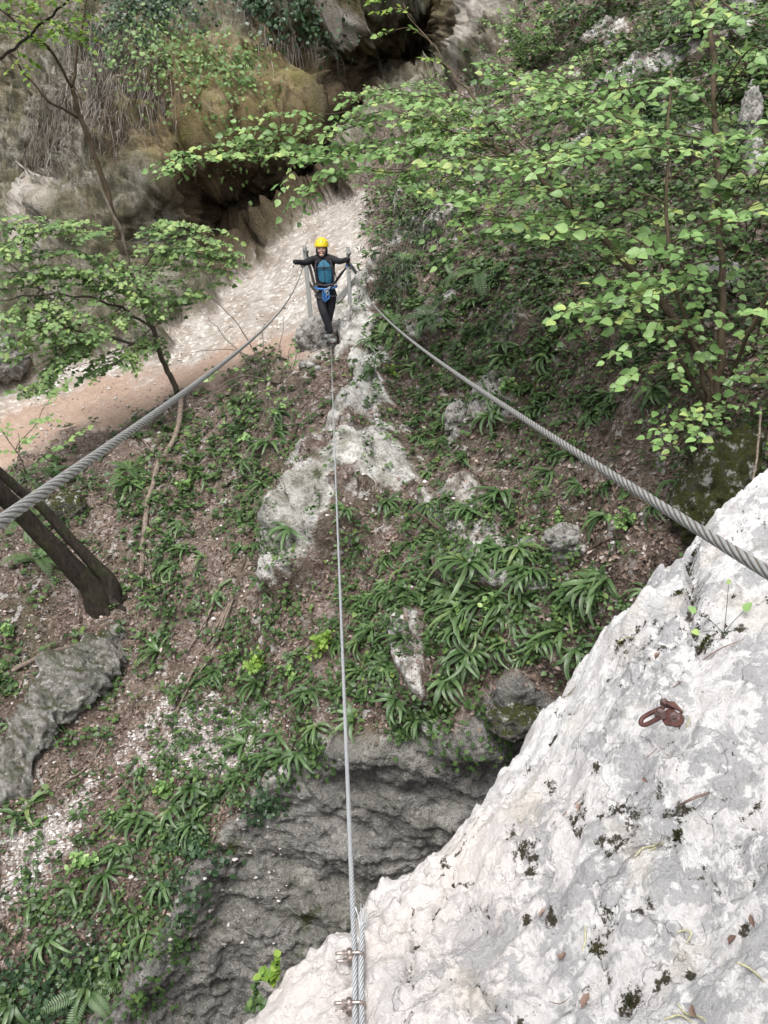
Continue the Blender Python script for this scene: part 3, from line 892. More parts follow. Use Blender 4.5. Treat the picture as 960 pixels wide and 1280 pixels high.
# ------------------------------------------------------------------ rusty hanger and link bolted to the ledge
hp, hn = ledge_at(834, 898, .004)
_i, _j = np.searchsorted(gy, hp[1]), np.searchsorted(gx, hp[0])
hn = unit(np.cross(VLG[_i - 14:_i + 15, _j + 14].mean(0) - VLG[_i - 14:_i + 15, _j - 14].mean(0), VLG[_i + 14, _j - 14:_j + 15].mean(0) - VLG[_i - 14, _j - 14:_j + 15].mean(0)))
hp = hp + hn * .006
root = empty('anchor_hanger', hp)
tag(root, 'rusty bolt hanger with a screw link lying on the white ledge', 'anchor')
xr = unit(np.cross(UPV, hn)); xr = xr * np.sign(xr @ RGT)
yr = unit(np.cross(hn, xr))
fy_ = max(.5, abs(yr @ UPV)); fx_ = 1.12
k_ = np.linalg.norm(hp - CAM) / FPX
HLc = lambda a_, b_, c_=0: xr * a_ * k_ / fx_ - yr * b_ * k_ / fy_ + hn * c_ * k_      # picture-pixel sized local frame on the rock
def plate(name, outline, z0, z1, mat, parent):
    m_ = MB()
    n = len(outline)
    V = [HLc(x, y, z0) for x, y in outline] + [HLc(x, y, z1) for x, y in outline]
    m_.add(V, [tuple(range(n)), tuple(range(2 * n - 1, n - 1, -1))] + [(i, i + n, (i + 1) % n + n, (i + 1) % n) for i in range(n)])
    return m_.build(name, mat, parent, False)
lobe = [(17 + 8.5 * math.cos(t), 2 + 6.5 * math.sin(t)) for t in np.linspace(-1.9, 1.9, 14)]
plate('hanger_plate', lobe + [(4, 9), (-3, 5), (-4, -3), (2, -8)], -1, 2.4, M['rust'], root)
ear = MB()
ear.add([HLc(*q) for q in [(-5, -6, 1), (8, -8.5, 1), (20, -4, 1), (21, -5, 4), (8, -10, 9), (-5, -8, 11), (-7, -9, 9), (-7, -7, 2)]], [(0, 1, 2, 3, 4, 5, 6, 7)])
eo = ear.build('raised_ear', M['rust'], root, False)
so_ = eo.modifiers.new('thick', 'SOLIDIFY'); so_.thickness = .004
bolt = MB()
bolt.tube([HLc(15, 1, 1.5), HLc(15, 1, 3.4)], 5.6 * k_, 20)
bolt.tube([HLc(15, 1, 3.4), HLc(15, 1, 8)], 4.3 * k_, 6)
bolt.tube([HLc(15, 1, 8), HLc(15, 1, 10)], 2.1 * k_, 12)
bolt.build('anchor_bolt', M['rust_nut'], root, False)
ln = MB()
pts = [HLc(*q) for q in [(-4, -5, 6), (-14, 0, 5), (-24, 5.5, 4), (-28.5, 10, 3.4), (-27, 14, 3), (-20, 14, 3), (-10, 9, 4.5), (-1, 4.5, 6.5)]]
ln.tube(spline(pts, 60), 2.7 * k_, 12)
ln.build('screw_link', M['rust'], root)
sl_ = MB()
sl_.tube([HLc(-8.5, 3, 5), HLc(2, 3, 8)], 5.0 * k_, 6)
sl_.tube([HLc(-3, 2, 9.5), HLc(-1, 1, 12)], 3.4 * k_, 12)
sl_.tube([HLc(-8, -8, 6), HLc(-3, -9.5, 10)], 4.2 * k_, 6)
sl_.build('link_nut', M['rust_nut'], root, False)

# ------------------------------------------------------------------ far anchor posts
def fp(u, v, d=14.6): return px(u, v, d)
r1 = fp(389.5, 407)
root = empty('anchor_post', r1)
tag(root, 'grey steel post with braces left of the person, hand rope tied to its head', 'steel post', 'steel anchor posts')
def B(mb_, a, b, w_, t_): mb_.bar(a - r1, b - r1, w_, t_)
m_ = MB(); B(m_, fp(389.5, 410), fp(380.5, 307.5), .075, .06); m_.build('post', M['steel_post'], root, False, .006)
m_ = MB(); B(m_, fp(383, 316, 14.6), fp(397, 372, 15.3), .05, .05); m_.build('rear_brace', M['steel_post'], root, False, .004)
m_ = MB(); B(m_, fp(385, 352, 14.63), fp(396, 366, 15.15), .05, .035); m_.build('cross_brace', M['steel_post'], root, False, .004)
m_ = MB(); m_.tube([fp(381, 311, 14.53) - r1, fp(383.2, 311, 14.53) - r1], .05, 10); m_.tube([fp(380, 313, 14.5) - r1, fp(385, 315, 14.55) - r1], .03, 8); m_.build('rope_eye', M['steel_post'], root)
r1 = fp(437, 385)
root = empty('anchor_post', r1)
tag(root, 'grey steel post right of the person with a long sloping brace', 'steel post', 'steel anchor posts')
m_ = MB(); B(m_, fp(437.5, 388), fp(435, 309), .07, .055); m_.build('post', M['steel_post'], root, False, .006)
m_ = MB(); B(m_, fp(436.5, 329, 14.6), fp(448, 345, 14.85), .06, .035); m_.build('cross_brace', M['steel_post'], root, False, .004)
m_ = MB(); B(m_, fp(455, 338, 14.85), fp(416, 380, 14.55), .075, .04); m_.build('sloping_brace', M['steel_post'], root, False, .004)
m_ = MB(); m_.tube([fp(435, 316, 14.53) - r1, fp(438, 318, 14.53) - r1], .04, 10); m_.build('rope_eye', M['steel_post'], root)

# ------------------------------------------------------------------ the person
M['skin'] = plain('skin', (.62, .40, .32), .5, var=.06)
M['black'] = plain('black_fabric', (.013, .013, .016), .8, var=.3, scale=30)
M['trousers'] = plain('black_trousers', (.014, .013, .019), .75, var=.3, scale=25)
M['teal'] = plain('teal_shirt', (.022, .125, .21), .7, var=.25, scale=18)
M['yellow'] = plain('yellow_shell', (.72, .52, .02), .35, var=.06)
M['blue'] = plain('blue_webbing', (.04, .16, .42), .6, var=.15)
M['webdark'] = plain('dark_webbing', (.03, .028, .035), .7, var=.2)
M['alloy'] = plain('alloy', (.45, .48, .5), .35, .8, var=.1)
M['shoe'] = plain('grey_shoe', (.15, .16, .15), .8, var=.35, scale=22)
M['sole'] = plain('shoe_sole', (.03, .03, .03), .8)
M['glove'] = plain('dark_glove', (.06, .066, .09), .75, var=.3, scale=30)
M['hair'] = plain('dark_hair', (.018, .012, .010), .6)
M['vent'] = plain('helmet_lining', (.05, .045, .02), .8)
M['lens'] = plain('eye_dark', (.02, .015, .012), .3)
M['lip'] = plain('lip', (.38, .13, .11), .5, var=.08)
M['tooth'] = plain('teeth', (.75, .72, .66), .4, var=.03)

PO = px(414, 428.8, 13.6)
KS = 13.6 / FPX / 8.533
def zp(x, y, dy=0.0):
    """figure-local point: x,y in the enlarged picture of the figure, dy metres towards the camera (negative) or away"""
    return np.array([(x - 460) * KS, dy, (1184 - y) * KS])
def skin(name, verts, edges, radii, mat, parent, sub=2, root_v=0, squash=None):
    me = bpy.data.meshes.new(name + '_cage')
    me.from_pydata([tuple(v) for v in verts], edges, [])
    o = bpy.data.objects.new(name + '_cage', me)
    COL.objects.link(o)
    o.modifiers.new('skin', 'SKIN')
    for k, sv in enumerate(me.skin_vertices[0].data):
        r = radii[k]
        sv.radius = r if isinstance(r, tuple) else (r, r)
        sv.use_root = (k == root_v)
    s_ = o.modifiers.new('sub', 'SUBSURF')
    s_.levels = s_.render_levels = sub
    dg = bpy.context.evaluated_depsgraph_get()
    m2 = bpy.data.meshes.new_from_object(o.evaluated_get(dg))
    bpy.data.objects.remove(o)
    bpy.data.meshes.remove(me)
    m2.name = name
    m2.materials.clear()
    m2.polygons.foreach_set('use_smooth', [True] * len(m2.polygons))
    if squash: 
        for v in m2.vertices: v.co = squash(v.co)
    return link_mesh(name, m2, mat, parent)

J = dict(pel=zp(415, 640, .02), bel=zp(412, 560, .02), che=zp(400, 430, .03), neck0=zp(392, 345, .02), neck1=zp(388, 300, .0), head=zp(384, 235, -.01), crown=zp(383, 175, .0),
         ls=zp(302, 330, .0), le=zp(212, 366, -.24), lw=zp(135, 352, -.44), rs=zp(480, 326, .0), re=zp(572, 352, -.24), rw=zp(660, 330, -.42),
         lh=zp(350, 672, .02), lk=zp(392, 868, -.10), la=zp(462, 1062, -.06), lt=zp(490, 1160, -.24), rh=zp(482, 672, .02), rk=zp(452, 868, .02), ra=zp(417, 1046, .12), rt=zp(412, 1135, -.02),
         lhe=zp(470, 1140, .0), rhe=zp(418, 1128, .17))
# hands: palm and four curled fingers and a thumb closing on the rope, grown with the body
names = list(J)
idx = {n: i for i, n in enumerate(names)}
bv = [J[n] for n in names]
brd = dict(pel=.095, bel=.09, che=.11, neck0=.055, neck1=.05, head=.085, crown=.06, ls=.062, le=.044, lw=.03, rs=.062, re=.044, rw=.03,
           lh=.068, lk=.045, la=.03, lt=.026, rh=.068, rk=.045, ra=.03, rt=.028, lhe=.036, rhe=.036)
be = [(idx[a_], idx[b_]) for a_, b_ in [('pel', 'bel'), ('bel', 'che'), ('che', 'neck0'), ('neck0', 'neck1'), ('neck1', 'head'), ('head', 'crown'), ('che', 'ls'), ('ls', 'le'), ('le', 'lw'), ('che', 'rs'), ('rs', 're'), ('re', 'rw'),
      ('pel', 'lh'), ('lh', 'lk'), ('lk', 'la'), ('la', 'lhe'), ('lhe', 'lt'), ('pel', 'rh'), ('rh', 'rk'), ('rk', 'ra'), ('ra', 'rhe'), ('rhe', 'rt')]]
person = skin('person', bv, be, [brd[n] for n in names], M['skin'], None, 2, idx['pel'])
person.location = PO
tag(person, 'person in yellow helmet and black clothes standing on the foot cable, arms spread', 'person')

# face
fc = J['head'] + np.array([0, -.005, 0])
m_ = MB()
m_.ell(fc + np.array([0, -.03, .012]), (.073, .078, .105), nu=20, nv=14)                       # face and skull front
m_.ell(fc + np.array([0, -.107, -.008]), (.013, .02, .026))                                    # nose
m_.ell(fc + np.array([0, -.085, -.085]), (.034, .026, .026))                                   # chin
for s_ in (-1, 1):
    m_.ell(fc + np.array([s_ * .036, -.088, -.022]), (.024, .018, .02))                        # cheek
    m_.ell(fc + np.array([s_ * .075, -.01, -.005]), (.010, .018, .03))                         # ear
m_.build('face', M['skin'], person)
for s_ in (-1, 1):
    m_ = MB(); m_.ell(fc + np.array([s_ * .030, -.100, .017]), (.012, .007, .0055)); m_.build('eye', M['lens'], person)
    m_ = MB(); m_.ell(fc + np.array([s_ * .031, -.102, .036]), (.018, .006, .004)); m_.build('eyebrow', M['hair'], person)
m_ = MB()
m_.ell(fc + np.array([0, -.108, -.052]), (.026, .008, .008))
mo = m_.build('mouth', M['lip'], person)
m_ = MB()
m_.ell(fc + np.array([0, -.1135, -.051]), (.016, .004, .003))
m_.build('teeth', M['tooth'], mo)
m_ = MB()
m_.ell(fc + np.array([0, .018, .0]), (.084, .085, .115), nu=20, nv=12)
for s_ in (-1, 1): m_.tube(spline([fc + np.array([s_ * .07, -.01, .05]), fc + np.array([s_ * .078, -.02, -.03]), fc + np.array([s_ * .066, -.01, -.10]), fc + np.array([s_ * .06, .01, -.16])], 10), [.02, .022, .018, .01], 8)
m_.build('hair', M['hair'], person)
hc = J['crown'] + np.array([0, -.012, -.035])
m_ = MB()
m_.ell(hc, (.118, .142, .128), nu=28, nv=12, v0=-8, v1=90)
m_.ell(hc + np.array([0, -.004, -.012]), (.122, .148, .02), nu=28, nv=8)
hel = m_.build('helmet', M['yellow'], person)
for s_ in (-1, 1):
    for q, (a_, e_) in enumerate([(14, 28), (40, 24), (66, 26), (16, 52), (50, 50)]):
        ph, th = R(-90 + s_ * a_), R(e_)
        n_ = Vector((math.cos(th) * math.cos(ph), math.cos(th) * math.sin(ph), math.sin(th)))
        c_ = Vector(hc) + Vector((n_.x * .118, n_.y * .142, n_.z * .128))
        m_ = MB(); m_.ell(c_, (.007, .017, .005), n_.to_track_quat('Z', 'Y').to_matrix(), 8, 6); m_.build('vent', M['vent'], hel)
m_ = MB()
for s_ in (-1, 1): m_.tube(spline([fc + np.array([s_ * .086, -.03, .06]), fc + np.array([s_ * .075, -.06, -.04]), fc + np.array([s_ * .03, -.085, -.108]), fc + np.array([0, -.085, -.115])], 12), .007, 6)
m_.build('chin_strap', M['webdark'], hel)

def wrap(co):  return co
# jacket: torso, both sleeves, collar
jn = ['bel2', 'bel', 'mid', 'che', 'neck0', 'ls', 'le', 'lw', 'rs', 're', 'rw']
jv = [zp(413, 650, .02), J['bel'], zp(405, 490, .03), J['che'] + np.array([0, 0, .01]), zp(391, 330, .015), J['ls'], J['le'], J['lw'], J['rs'], J['re'], J['rw']]
jr = [(.165, .12), (.155, .115), (.165, .122), (.16, .125), .075, .078, .052, .037, .078, .052, .037]
skin('jacket', jv, [(0, 1), (1, 2), (2, 3), (3, 4), (3, 5), (5, 6), (6, 7), (3, 8), (8, 9), (9, 10)], jr, M['black'], person, 2, 2)
# trousers
tv = [zp(415, 600, .02), zp(416, 650, .02), J['lh'], (J['lh'] + J['lk']) / 2, J['lk'], (J['lk'] + J['la']) / 2, J['la'] + np.array([.004, 0, -.045]), J['rh'], (J['rh'] + J['rk']) / 2, J['rk'], (J['rk'] + J['ra']) / 2, J['ra'] + np.array([0, 0, -.045])]
tr_ = [(.16, .12), (.165, .125), .105, .092, .072, .066, .055, .105, .092, .072, .064, .053]
skin('trousers', tv, [(0, 1), (1, 2), (2, 3), (3, 4), (4, 5), (5, 6), (1, 7), (7, 8), (8, 9), (9, 10), (10, 11)], tr_, M['trousers'], person, 2, 1)
# gloves: palm, four fingers and thumb around the rope
def glove(wr, rope, rdir, out):
    rdir, out = unit(rdir), unit(out)
    upn = unit(np.cross(rdir, out))
    if upn[2] < 0: upn = -upn
    m1, m2 = wr, rope + upn * .03 - out * .012
    v_ = [m1, (m1 + m2) / 2, m2]
    e_ = [(0, 1), (1, 2)]
    r_ = [.036, (.045, .034), (.046, .026)]
    for f_ in range(4):
        o_ = rdir * (f_ - 1.5) * .021
        ln_ = (.95, 1.05, 1.0, .8)[f_]
        pp = [m2 + o_ + out * .02, rope + o_ + out * .034 * ln_ + upn * .012, rope + o_ + out * .024 - upn * .024 * ln_, rope + o_ - out * .012 - upn * .026]
        b0 = len(v_)
        v_ += pp
        r_ += [.0125, .0115, .011, .0095]
        e_ += [(2, b0), (b0, b0 + 1), (b0 + 1, b0 + 2), (b0 + 2, b0 + 3)]
    b0 = len(v_)
    v_ += [(m1 + m2) / 2 - rdir * .035, rope - rdir * .045 - out * .02 + upn * .005, rope - rdir * .03 - out * .015 - upn * .026]
    r_ += [.016, .014, .011]
    e_ += [(1, b0), (b0, b0 + 1), (b0 + 1, b0 + 2)]
    skin('glove', v_, e_, r_, M['glove'], person, 2, 1)
gl, gr = HL - PO, HR - PO
glove(gl + np.array([.055, .02, .06]), gl, nl - HL, np.array([-1, 0, 0]))
glove(gr + np.array([-.055, .02, .06]), gr, nr - HR, np.array([1, 0, 0]))
for wv, ev, gv in ((J['lw'], J['le'], gl + np.array([.055, .02, .06])), (J['rw'], J['re'], gr + np.array([-.055, .02, .06]))):
    m_ = MB(); m_.tube(spline([ev + (wv - ev) * .55, wv, gv], 10), [.041, .037, .034], 12); m_.build('cuff', M['black'], person)
# shirt front, buttoned under the open jacket
def front_panel(name, rows, mat, bulge=.012, off=-.115):
    V, F = [], []
    nx_ = 9
    for (y, x0, x1, yo) in rows:
        for k in range(nx_):
            t_ = k / (nx_ - 1)
            p_ = zp(x0 + (x1 - x0) * t_, y, off + yo + .035 * (2 * t_ - 1) ** 2)
            V.append(p_)
    for r_ in range(len(rows) - 1):
        for k in range(nx_ - 1):
            F.append((r_ * nx_ + k, r_ * nx_ + k + 1, (r_ + 1) * nx_ + k + 1, (r_ + 1) * nx_ + k))
    mm = MB(); mm.add(V, F)
    o = mm.build(name, mat, person)
    q_ = o.modifiers.new('thick', 'SOLIDIFY'); q_.thickness = .012
    q2 = o.modifiers.new('sub', 'SUBSURF'); q2.levels = q2.render_levels = 2
    return o
front_panel('shirt', [(332, 352, 440, .045), (385, 344, 468, .01), (430, 336, 484, -.010), (480, 342, 488, -.010), (530, 352, 484, -.005), (572, 358, 474, .0)], M['teal'])
m_ = MB()
m_.tube(spline([zp(330, 345, -.10), zp(318, 420, -.128), zp(322, 500, -.125), zp(335, 590, -.11)], 14), .016, 8)
m_.tube(spline([zp(470, 340, -.10), zp(498, 420, -.128), zp(505, 500, -.125), zp(500, 590, -.11)], 14), .016, 8)
m_.tube(spline([zp(322, 415, -.135), zp(410, 410, -.15), zp(498, 412, -.135)], 10), .011, 8)
m_.tube(spline([zp(398, 350, -.105), zp(412, 440, -.142), zp(415, 580, -.132)], 12), .006, 6)
bp = m_.build('backpack_straps', M['webdark'], person)
m_ = MB(); m_.ell(zp(405, 455, .19), (.15, .08, .22)); m_.build('backpack', M['black'], person)
m_ = MB()
for s_, x0 in ((-1, 352), (1, 484)):
    loop = [zp(x0 + 70 * math.cos(q) * 1.0, 715 + 26 * math.sin(q) * s_ * 0, .02) + np.array([0, 0, 0]) for q in np.linspace(0, 6.28, 20)]
m_.tube(spline([zp(306, 612, .02), zp(330, 622, -.10), zp(415, 626, -.135), zp(500, 615, -.11), zp(530, 600, .02), zp(500, 612, .13), zp(415, 620, .16), zp(330, 616, .13), zp(306, 612, .02)], 50), .018, 8)
har = m_.build('harness', M['blue'], person)
m_ = MB()
m_.tube(spline([zp(325, 578, -.10), zp(415, 590, -.135), zp(500, 580, -.105)], 14), .022, 8)
m_.tube(spline([zp(300, 690, .0), zp(330, 712, -.10), zp(395, 720, -.10), zp(440, 690, -.10)], 14), .016, 8)
m_.tube(spline([zp(440, 690, -.10), zp(500, 700, -.10), zp(530, 690, .0)], 14), .014, 8)
m_.build('waist_belt', M['webdark'], har)
m_ = MB()
for dx, ln_ in ((0, 100), (14, 110), (30, 95), (42, 85)):
    m_.tube(spline([zp(392 + dx, 640, -.15), zp(386 + dx, 640 + ln_ * .7, -.17), zp(400 + dx, 640 + ln_, -.165), zp(418 + dx, 640 + ln_ * .75, -.16), zp(412 + dx, 640, -.15)], 16), .0075, 6)
m_.build('rope_coils', M['blue'], har)
m_ = MB()
for q in ([(405, 640), (440, 615), (468, 600), (455, 625), (425, 650)], [(425, 650), (440, 690), (450, 660), (435, 640)]):
    m_.tube(spline([zp(x, y, -.17) for x, y in q + q[:1]], 20), .007, 6)
m_.build('carabiner', M['alloy'], har)
m_ = MB()
m_.tube(spline([zp(468, 625, -.15), zp(530, 545, -.2), zp(585, 475, -.30), zp(640, 410, -.38)], 24), [.011, .012, .022, .024, .022, .012], 8)
lan = m_.build('lanyard', M['webdark'], person)
m_ = MB()
g0 = gr + np.array([0, 0, -.03])
m_.tube(spline([zp(638, 412, -.38), zp(632, 392, -.39), g0 + np.array([-.012, -.06, .03]), g0 + np.array([.012, -.06, .025]), zp(655, 400, -.39), zp(638, 412, -.38)], 24), .008, 6)
m_.build('lanyard_carabiner', M['alloy'], lan)
m_ = MB(); m_.tube([zp(640, 408, -.385), zp(650, 385, -.40)], .019, 8); m_.build('lanyard_grip', M['blue'], lan)
m_ = MB()
m_.tube(spline([zp(488, 380, -.09), zp(522, 470, -.13), zp(532, 540, -.1), zp(520, 600, -.06)], 14), .008, 6)
m_.build('spare_strap', M['webdark'], lan)
# shoes, side on to the cable
def shoe(heel, toe):
    d_ = unit(np.array([toe[0] - heel[0], toe[1] - heel[1], 0]))
    rot = Matrix((Vector((d_[0], d_[1], 0)), Vector((-d_[1], d_[0], 0)), Vector((0, 0, 1)))).transposed()
    c_ = (np.array(heel) + np.array(toe)) / 2
    z0 = .02 + min(heel[2], toe[2]) * 0
    mm = MB()
    cc = Vector((c_[0], c_[1], c_[2]))
    mm.ell(cc + rot @ Vector((.055, 0, -.002)), (.10, .05, .045), rot)
    mm.ell(cc + rot @ Vector((-.075, 0, .012)), (.075, .044, .062), rot)
    mm.ell(cc + rot @ Vector((-.065, 0, .065)), (.055, .045, .055), rot)
    o = mm.build('shoe', M['shoe'], person)
    mm = MB()
    mm.ell(cc + rot @ Vector((0, 0, -.04)), (.15, .05, .02), rot)
    mm.build('sole', M['sole'], o)
    mm = MB()
    for q in range(4): mm.tube([cc + rot @ Vector((.0 + .022 * q, -.03, .052 - .008 * q)), cc + rot @ Vector((.0 + .022 * q, .03, .052 - .008 * q))], .005, 5)
    mm.build('laces', M['webdark'], o)
shoe(zp(440, 1140, -.02), zp(500, 1152, -.21))
shoe(zp(405, 1112, .18), zp(418, 1122, -.02))

# ------------------------------------------------------------------ leaves and plants
OVATE = np.array([(0, 0, 0), (.14, .30, .05), (.42, .40, .09), (.76, .22, .03), (1, 0, -.10), (.76, -.22, .03), (.42, -.40, .09), (.14, -.30, .05), (.45, 0, 0)])
OV_F = np.array([(0, 8, 2, 1), (8, 4, 3, 2), (0, 7, 6, 8), (8, 6, 5, 4)])
CURL = np.array([(0, 0, 0), (.3, .26, .16), (.7, .22, .18), (1, 0, .05), (.7, -.22, .10), (.3, -.28, .20), (.5, 0, -.02)])
CU_F = np.array([(0, 6, 2, 1), (6, 3, 3, 2), (0, 5, 4, 6), (6, 4, 3, 3)])
LANCE = np.array([(0, 0, 0), (.25, .12, .03), (.6, .12, .02), (1, 0, -.12), (.6, -.12, .02), (.25, -.12, .03), (.45, 0, 0)])
LA_F = np.array([(0, 6, 2, 1), (6, 3, 3, 2), (0, 5, 4, 6), (6, 4, 3, 3)])
IVY = np.array([(0, 0, 0), (.05, .38, .02), (.40, .22, .05), (.50, .46, .0), (1, 0, -.08), (.50, -.46, .0), (.40, -.22, .05), (.05, -.38, .02), (.45, 0, 0)])
TRI = {id(CU_F), id(LA_F)}

def leaf_geo(P, D, Nrm, size, tint, shape=OVATE, faces=OV_F):
    P, D, Nrm = [np.asarray(a_, float).reshape(-1, 3) for a_ in (P, D, Nrm)]
    D = unit(D)
    Bn = unit(np.cross(Nrm, D))
    Nn = np.cross(D, Bn)
    size = np.broadcast_to(np.asarray(size, float), (len(P),))
    V = P[:, None] + size[:, None, None] * (shape[None, :, 0:1] * D[:, None] + shape[None, :, 1:2] * Bn[:, None] + shape[None, :, 2:3] * Nn[:, None])
    k = len(shape)
    F = faces[None] + (np.arange(len(P)) * k)[:, None, None]
    return V.reshape(-1, 3), F.reshape(-1, 4), np.repeat(np.broadcast_to(np.asarray(tint, float), (len(P),)), k)

def poly_mesh(name, V, F, attrs=None, smooth=True):
    """like mesh_np but drops the doubled corner of triangles stored as quads"""
    F = np.asarray(F)
    tri = F[:, 1] == F[:, 2]
    tri2 = F[:, 2] == F[:, 3]
    if not (tri | tri2).any(): return mesh_np(name, V, F, smooth, attrs)
    me = bpy.data.meshes.new(name)
    tot = np.where(tri | tri2, 3, 4)
    loops = np.concatenate([(f[[0, 2, 3]] if a_ else f[:3]) if (a_ or b_) else f for f, a_, b_ in zip(F, tri, tri2)]) if len(F) < 4000 else None
    if loops is None:
        keepm = np.ones(F.shape, bool)
        keepm[tri, 1] = False
        keepm[tri2 & ~tri, 3] = False
        loops = F[keepm]
    me.vertices.add(len(V)); me.vertices.foreach_set('co', np.asarray(V, np.float32).ravel())
    me.loops.add(len(loops)); me.loops.foreach_set('vertex_index', loops.astype(np.int32))
    me.polygons.add(len(F))
    me.polygons.foreach_set('loop_start', np.concatenate([[0], np.cumsum(tot)[:-1]]).astype(np.int32))
    me.polygons.foreach_set('loop_total', tot.astype(np.int32))
    me.polygons.foreach_set('use_smooth', np.full(len(F), smooth, bool))
    for n_, a_ in (attrs or {}).items():
        at = me.attributes.new(n_, 'FLOAT', 'POINT')
        at.data.foreach_set('value', np.asarray(a_, np.float32))
    me.update(calc_edges=True); me.validate()
    return me

class Leaves:
    def __init__(s): s.P, s.D, s.N, s.S, s.T = [], [], [], [], []
    def add(s, p, d, n, size, t): s.P.append(p); s.D.append(d); s.N.append(n); s.S.append(size); s.T.append(t)
    def mesh(s, name, shape=OVATE, faces=OV_F):
        V, F, T = leaf_geo(s.P, s.D, s.N, s.S, s.T, shape, faces)
        return poly_mesh(name, V, F, dict(tint=T))

ZUP = np.array([0, 0, 1.0])
class Shrub:
    """branches that carry flat layered sprays of leaves"""
    def __init__(s): s.wood, s.lv = MB(), Leaves()
    def limb(s, pts, r0, r1, wig=.02, n=None):
        pts = np.array([px(*q) for q in pts]) if len(np.shape(pts)) == 2 and not isinstance(pts, np.ndarray) else pts
        L = np.linalg.norm(np.diff(pts, axis=0), axis=1).sum()
        n = n or max(6, int(L / .09))
        c = spline(pts, n)
        c += np.stack([perlin(np.c_[np.arange(n) * .35, np.full(n, rng.uniform(0, 90)), np.full(n, q * 7.)]) for q in range(3)], 1) * wig
        s.wood.tube(c, np.linspace(r0, r1, n), 6 if r0 < .02 else 9)
        return c
    def snap(s, pts):
        p0 = px(*pts[0])
        V_ = np.array(s.wood.v)
        k = np.argmin(((V_ - p0) ** 2).sum(1))
        W_ = np.array([px(*q) for q in pts])
        return np.vstack([V_[k], W_]) if np.linalg.norm(V_[k] - p0) > .06 else np.vstack([V_[k], W_[1:]])
    def spray(s, c, leaf=.09, gap=.10, twig=(.2, .5), start=.15, flat=.16, tint=(0, 1), droop=.25, skip=0.0, lgap=.06):
        s_ = np.concatenate([[0], np.cumsum(np.linalg.norm(np.diff(c, axis=0), axis=1))])
        L = s_[-1]
        x = L * start
        sd_ = 1
        while x < L:
            if rng.random() < skip: x += gap; sd_ = -sd_; continue
            i = min(np.searchsorted(s_, x), len(c) - 1)
            p = c[i]
            t = unit(c[min(i + 1, len(c) - 1)] - c[max(i - 1, 0)])
            lat = unit(np.cross(ZUP, t)) * sd_
            d = unit(lat * rng.uniform(.6, 1.1) + t * rng.uniform(.3, .9) + ZUP * rng.normal(0, flat))
            tl_ = rng.uniform(*twig) * (1 - .55 * x / L)
            s.twig(p, d, tl_, leaf, tint, droop, lgap)
            sd_ = -sd_
            x += gap * rng.uniform(.6, 1.4)
        t = unit(c[-1] - c[-2])
        s.twig(c[-1], t, twig[0], leaf, tint, droop, lgap)
    def twig(s, p, d, ln_, leaf, tint, droop, lgap):
        q = np.linspace(0, 1, 6)[:, None]
        tp = p + d * ln_ * q - ZUP * droop * ln_ * q ** 2
        s.wood.tube(tp, np.linspace(.0035, .0012, 6), 4)
        k = max(2, int(ln_ / lgap))
        base_t = rng.uniform(*tint)
        for j in range(k + 1):
            f = (j + .6) / (k + .6)
            pp = p + d * ln_ * f - ZUP * droop * ln_ * f * f
            side_ = unit(np.cross(ZUP, d)) * (1 if j % 2 else -1)
            dd = d if j == k else unit(side_ * rng.uniform(.6, 1.2) + d * rng.uniform(.2, .8) - ZUP * rng.uniform(0, .45))
            nn = unit(ZUP * .75 + np.array([-.12, -.62, 0]) + rng.normal(0, .30, 3))
            s.lv.add(pp, dd, nn, leaf * rng.uniform(.6, 1.2), np.clip(base_t + rng.normal(0, .16), 0, 1))
    def finish(s, name, label, cat, bark_, leafm, group=None, wood='branches', crown='crown', shape=OVATE, faces=OV_F):
        r = empty(name)
        if s.wood.v: s.wood.build(wood, M[bark_], r)
        if s.lv.P: link_mesh(crown, s.lv.mesh(crown, shape, faces), M[leafm], r)
        return tag(r, label, cat, group)

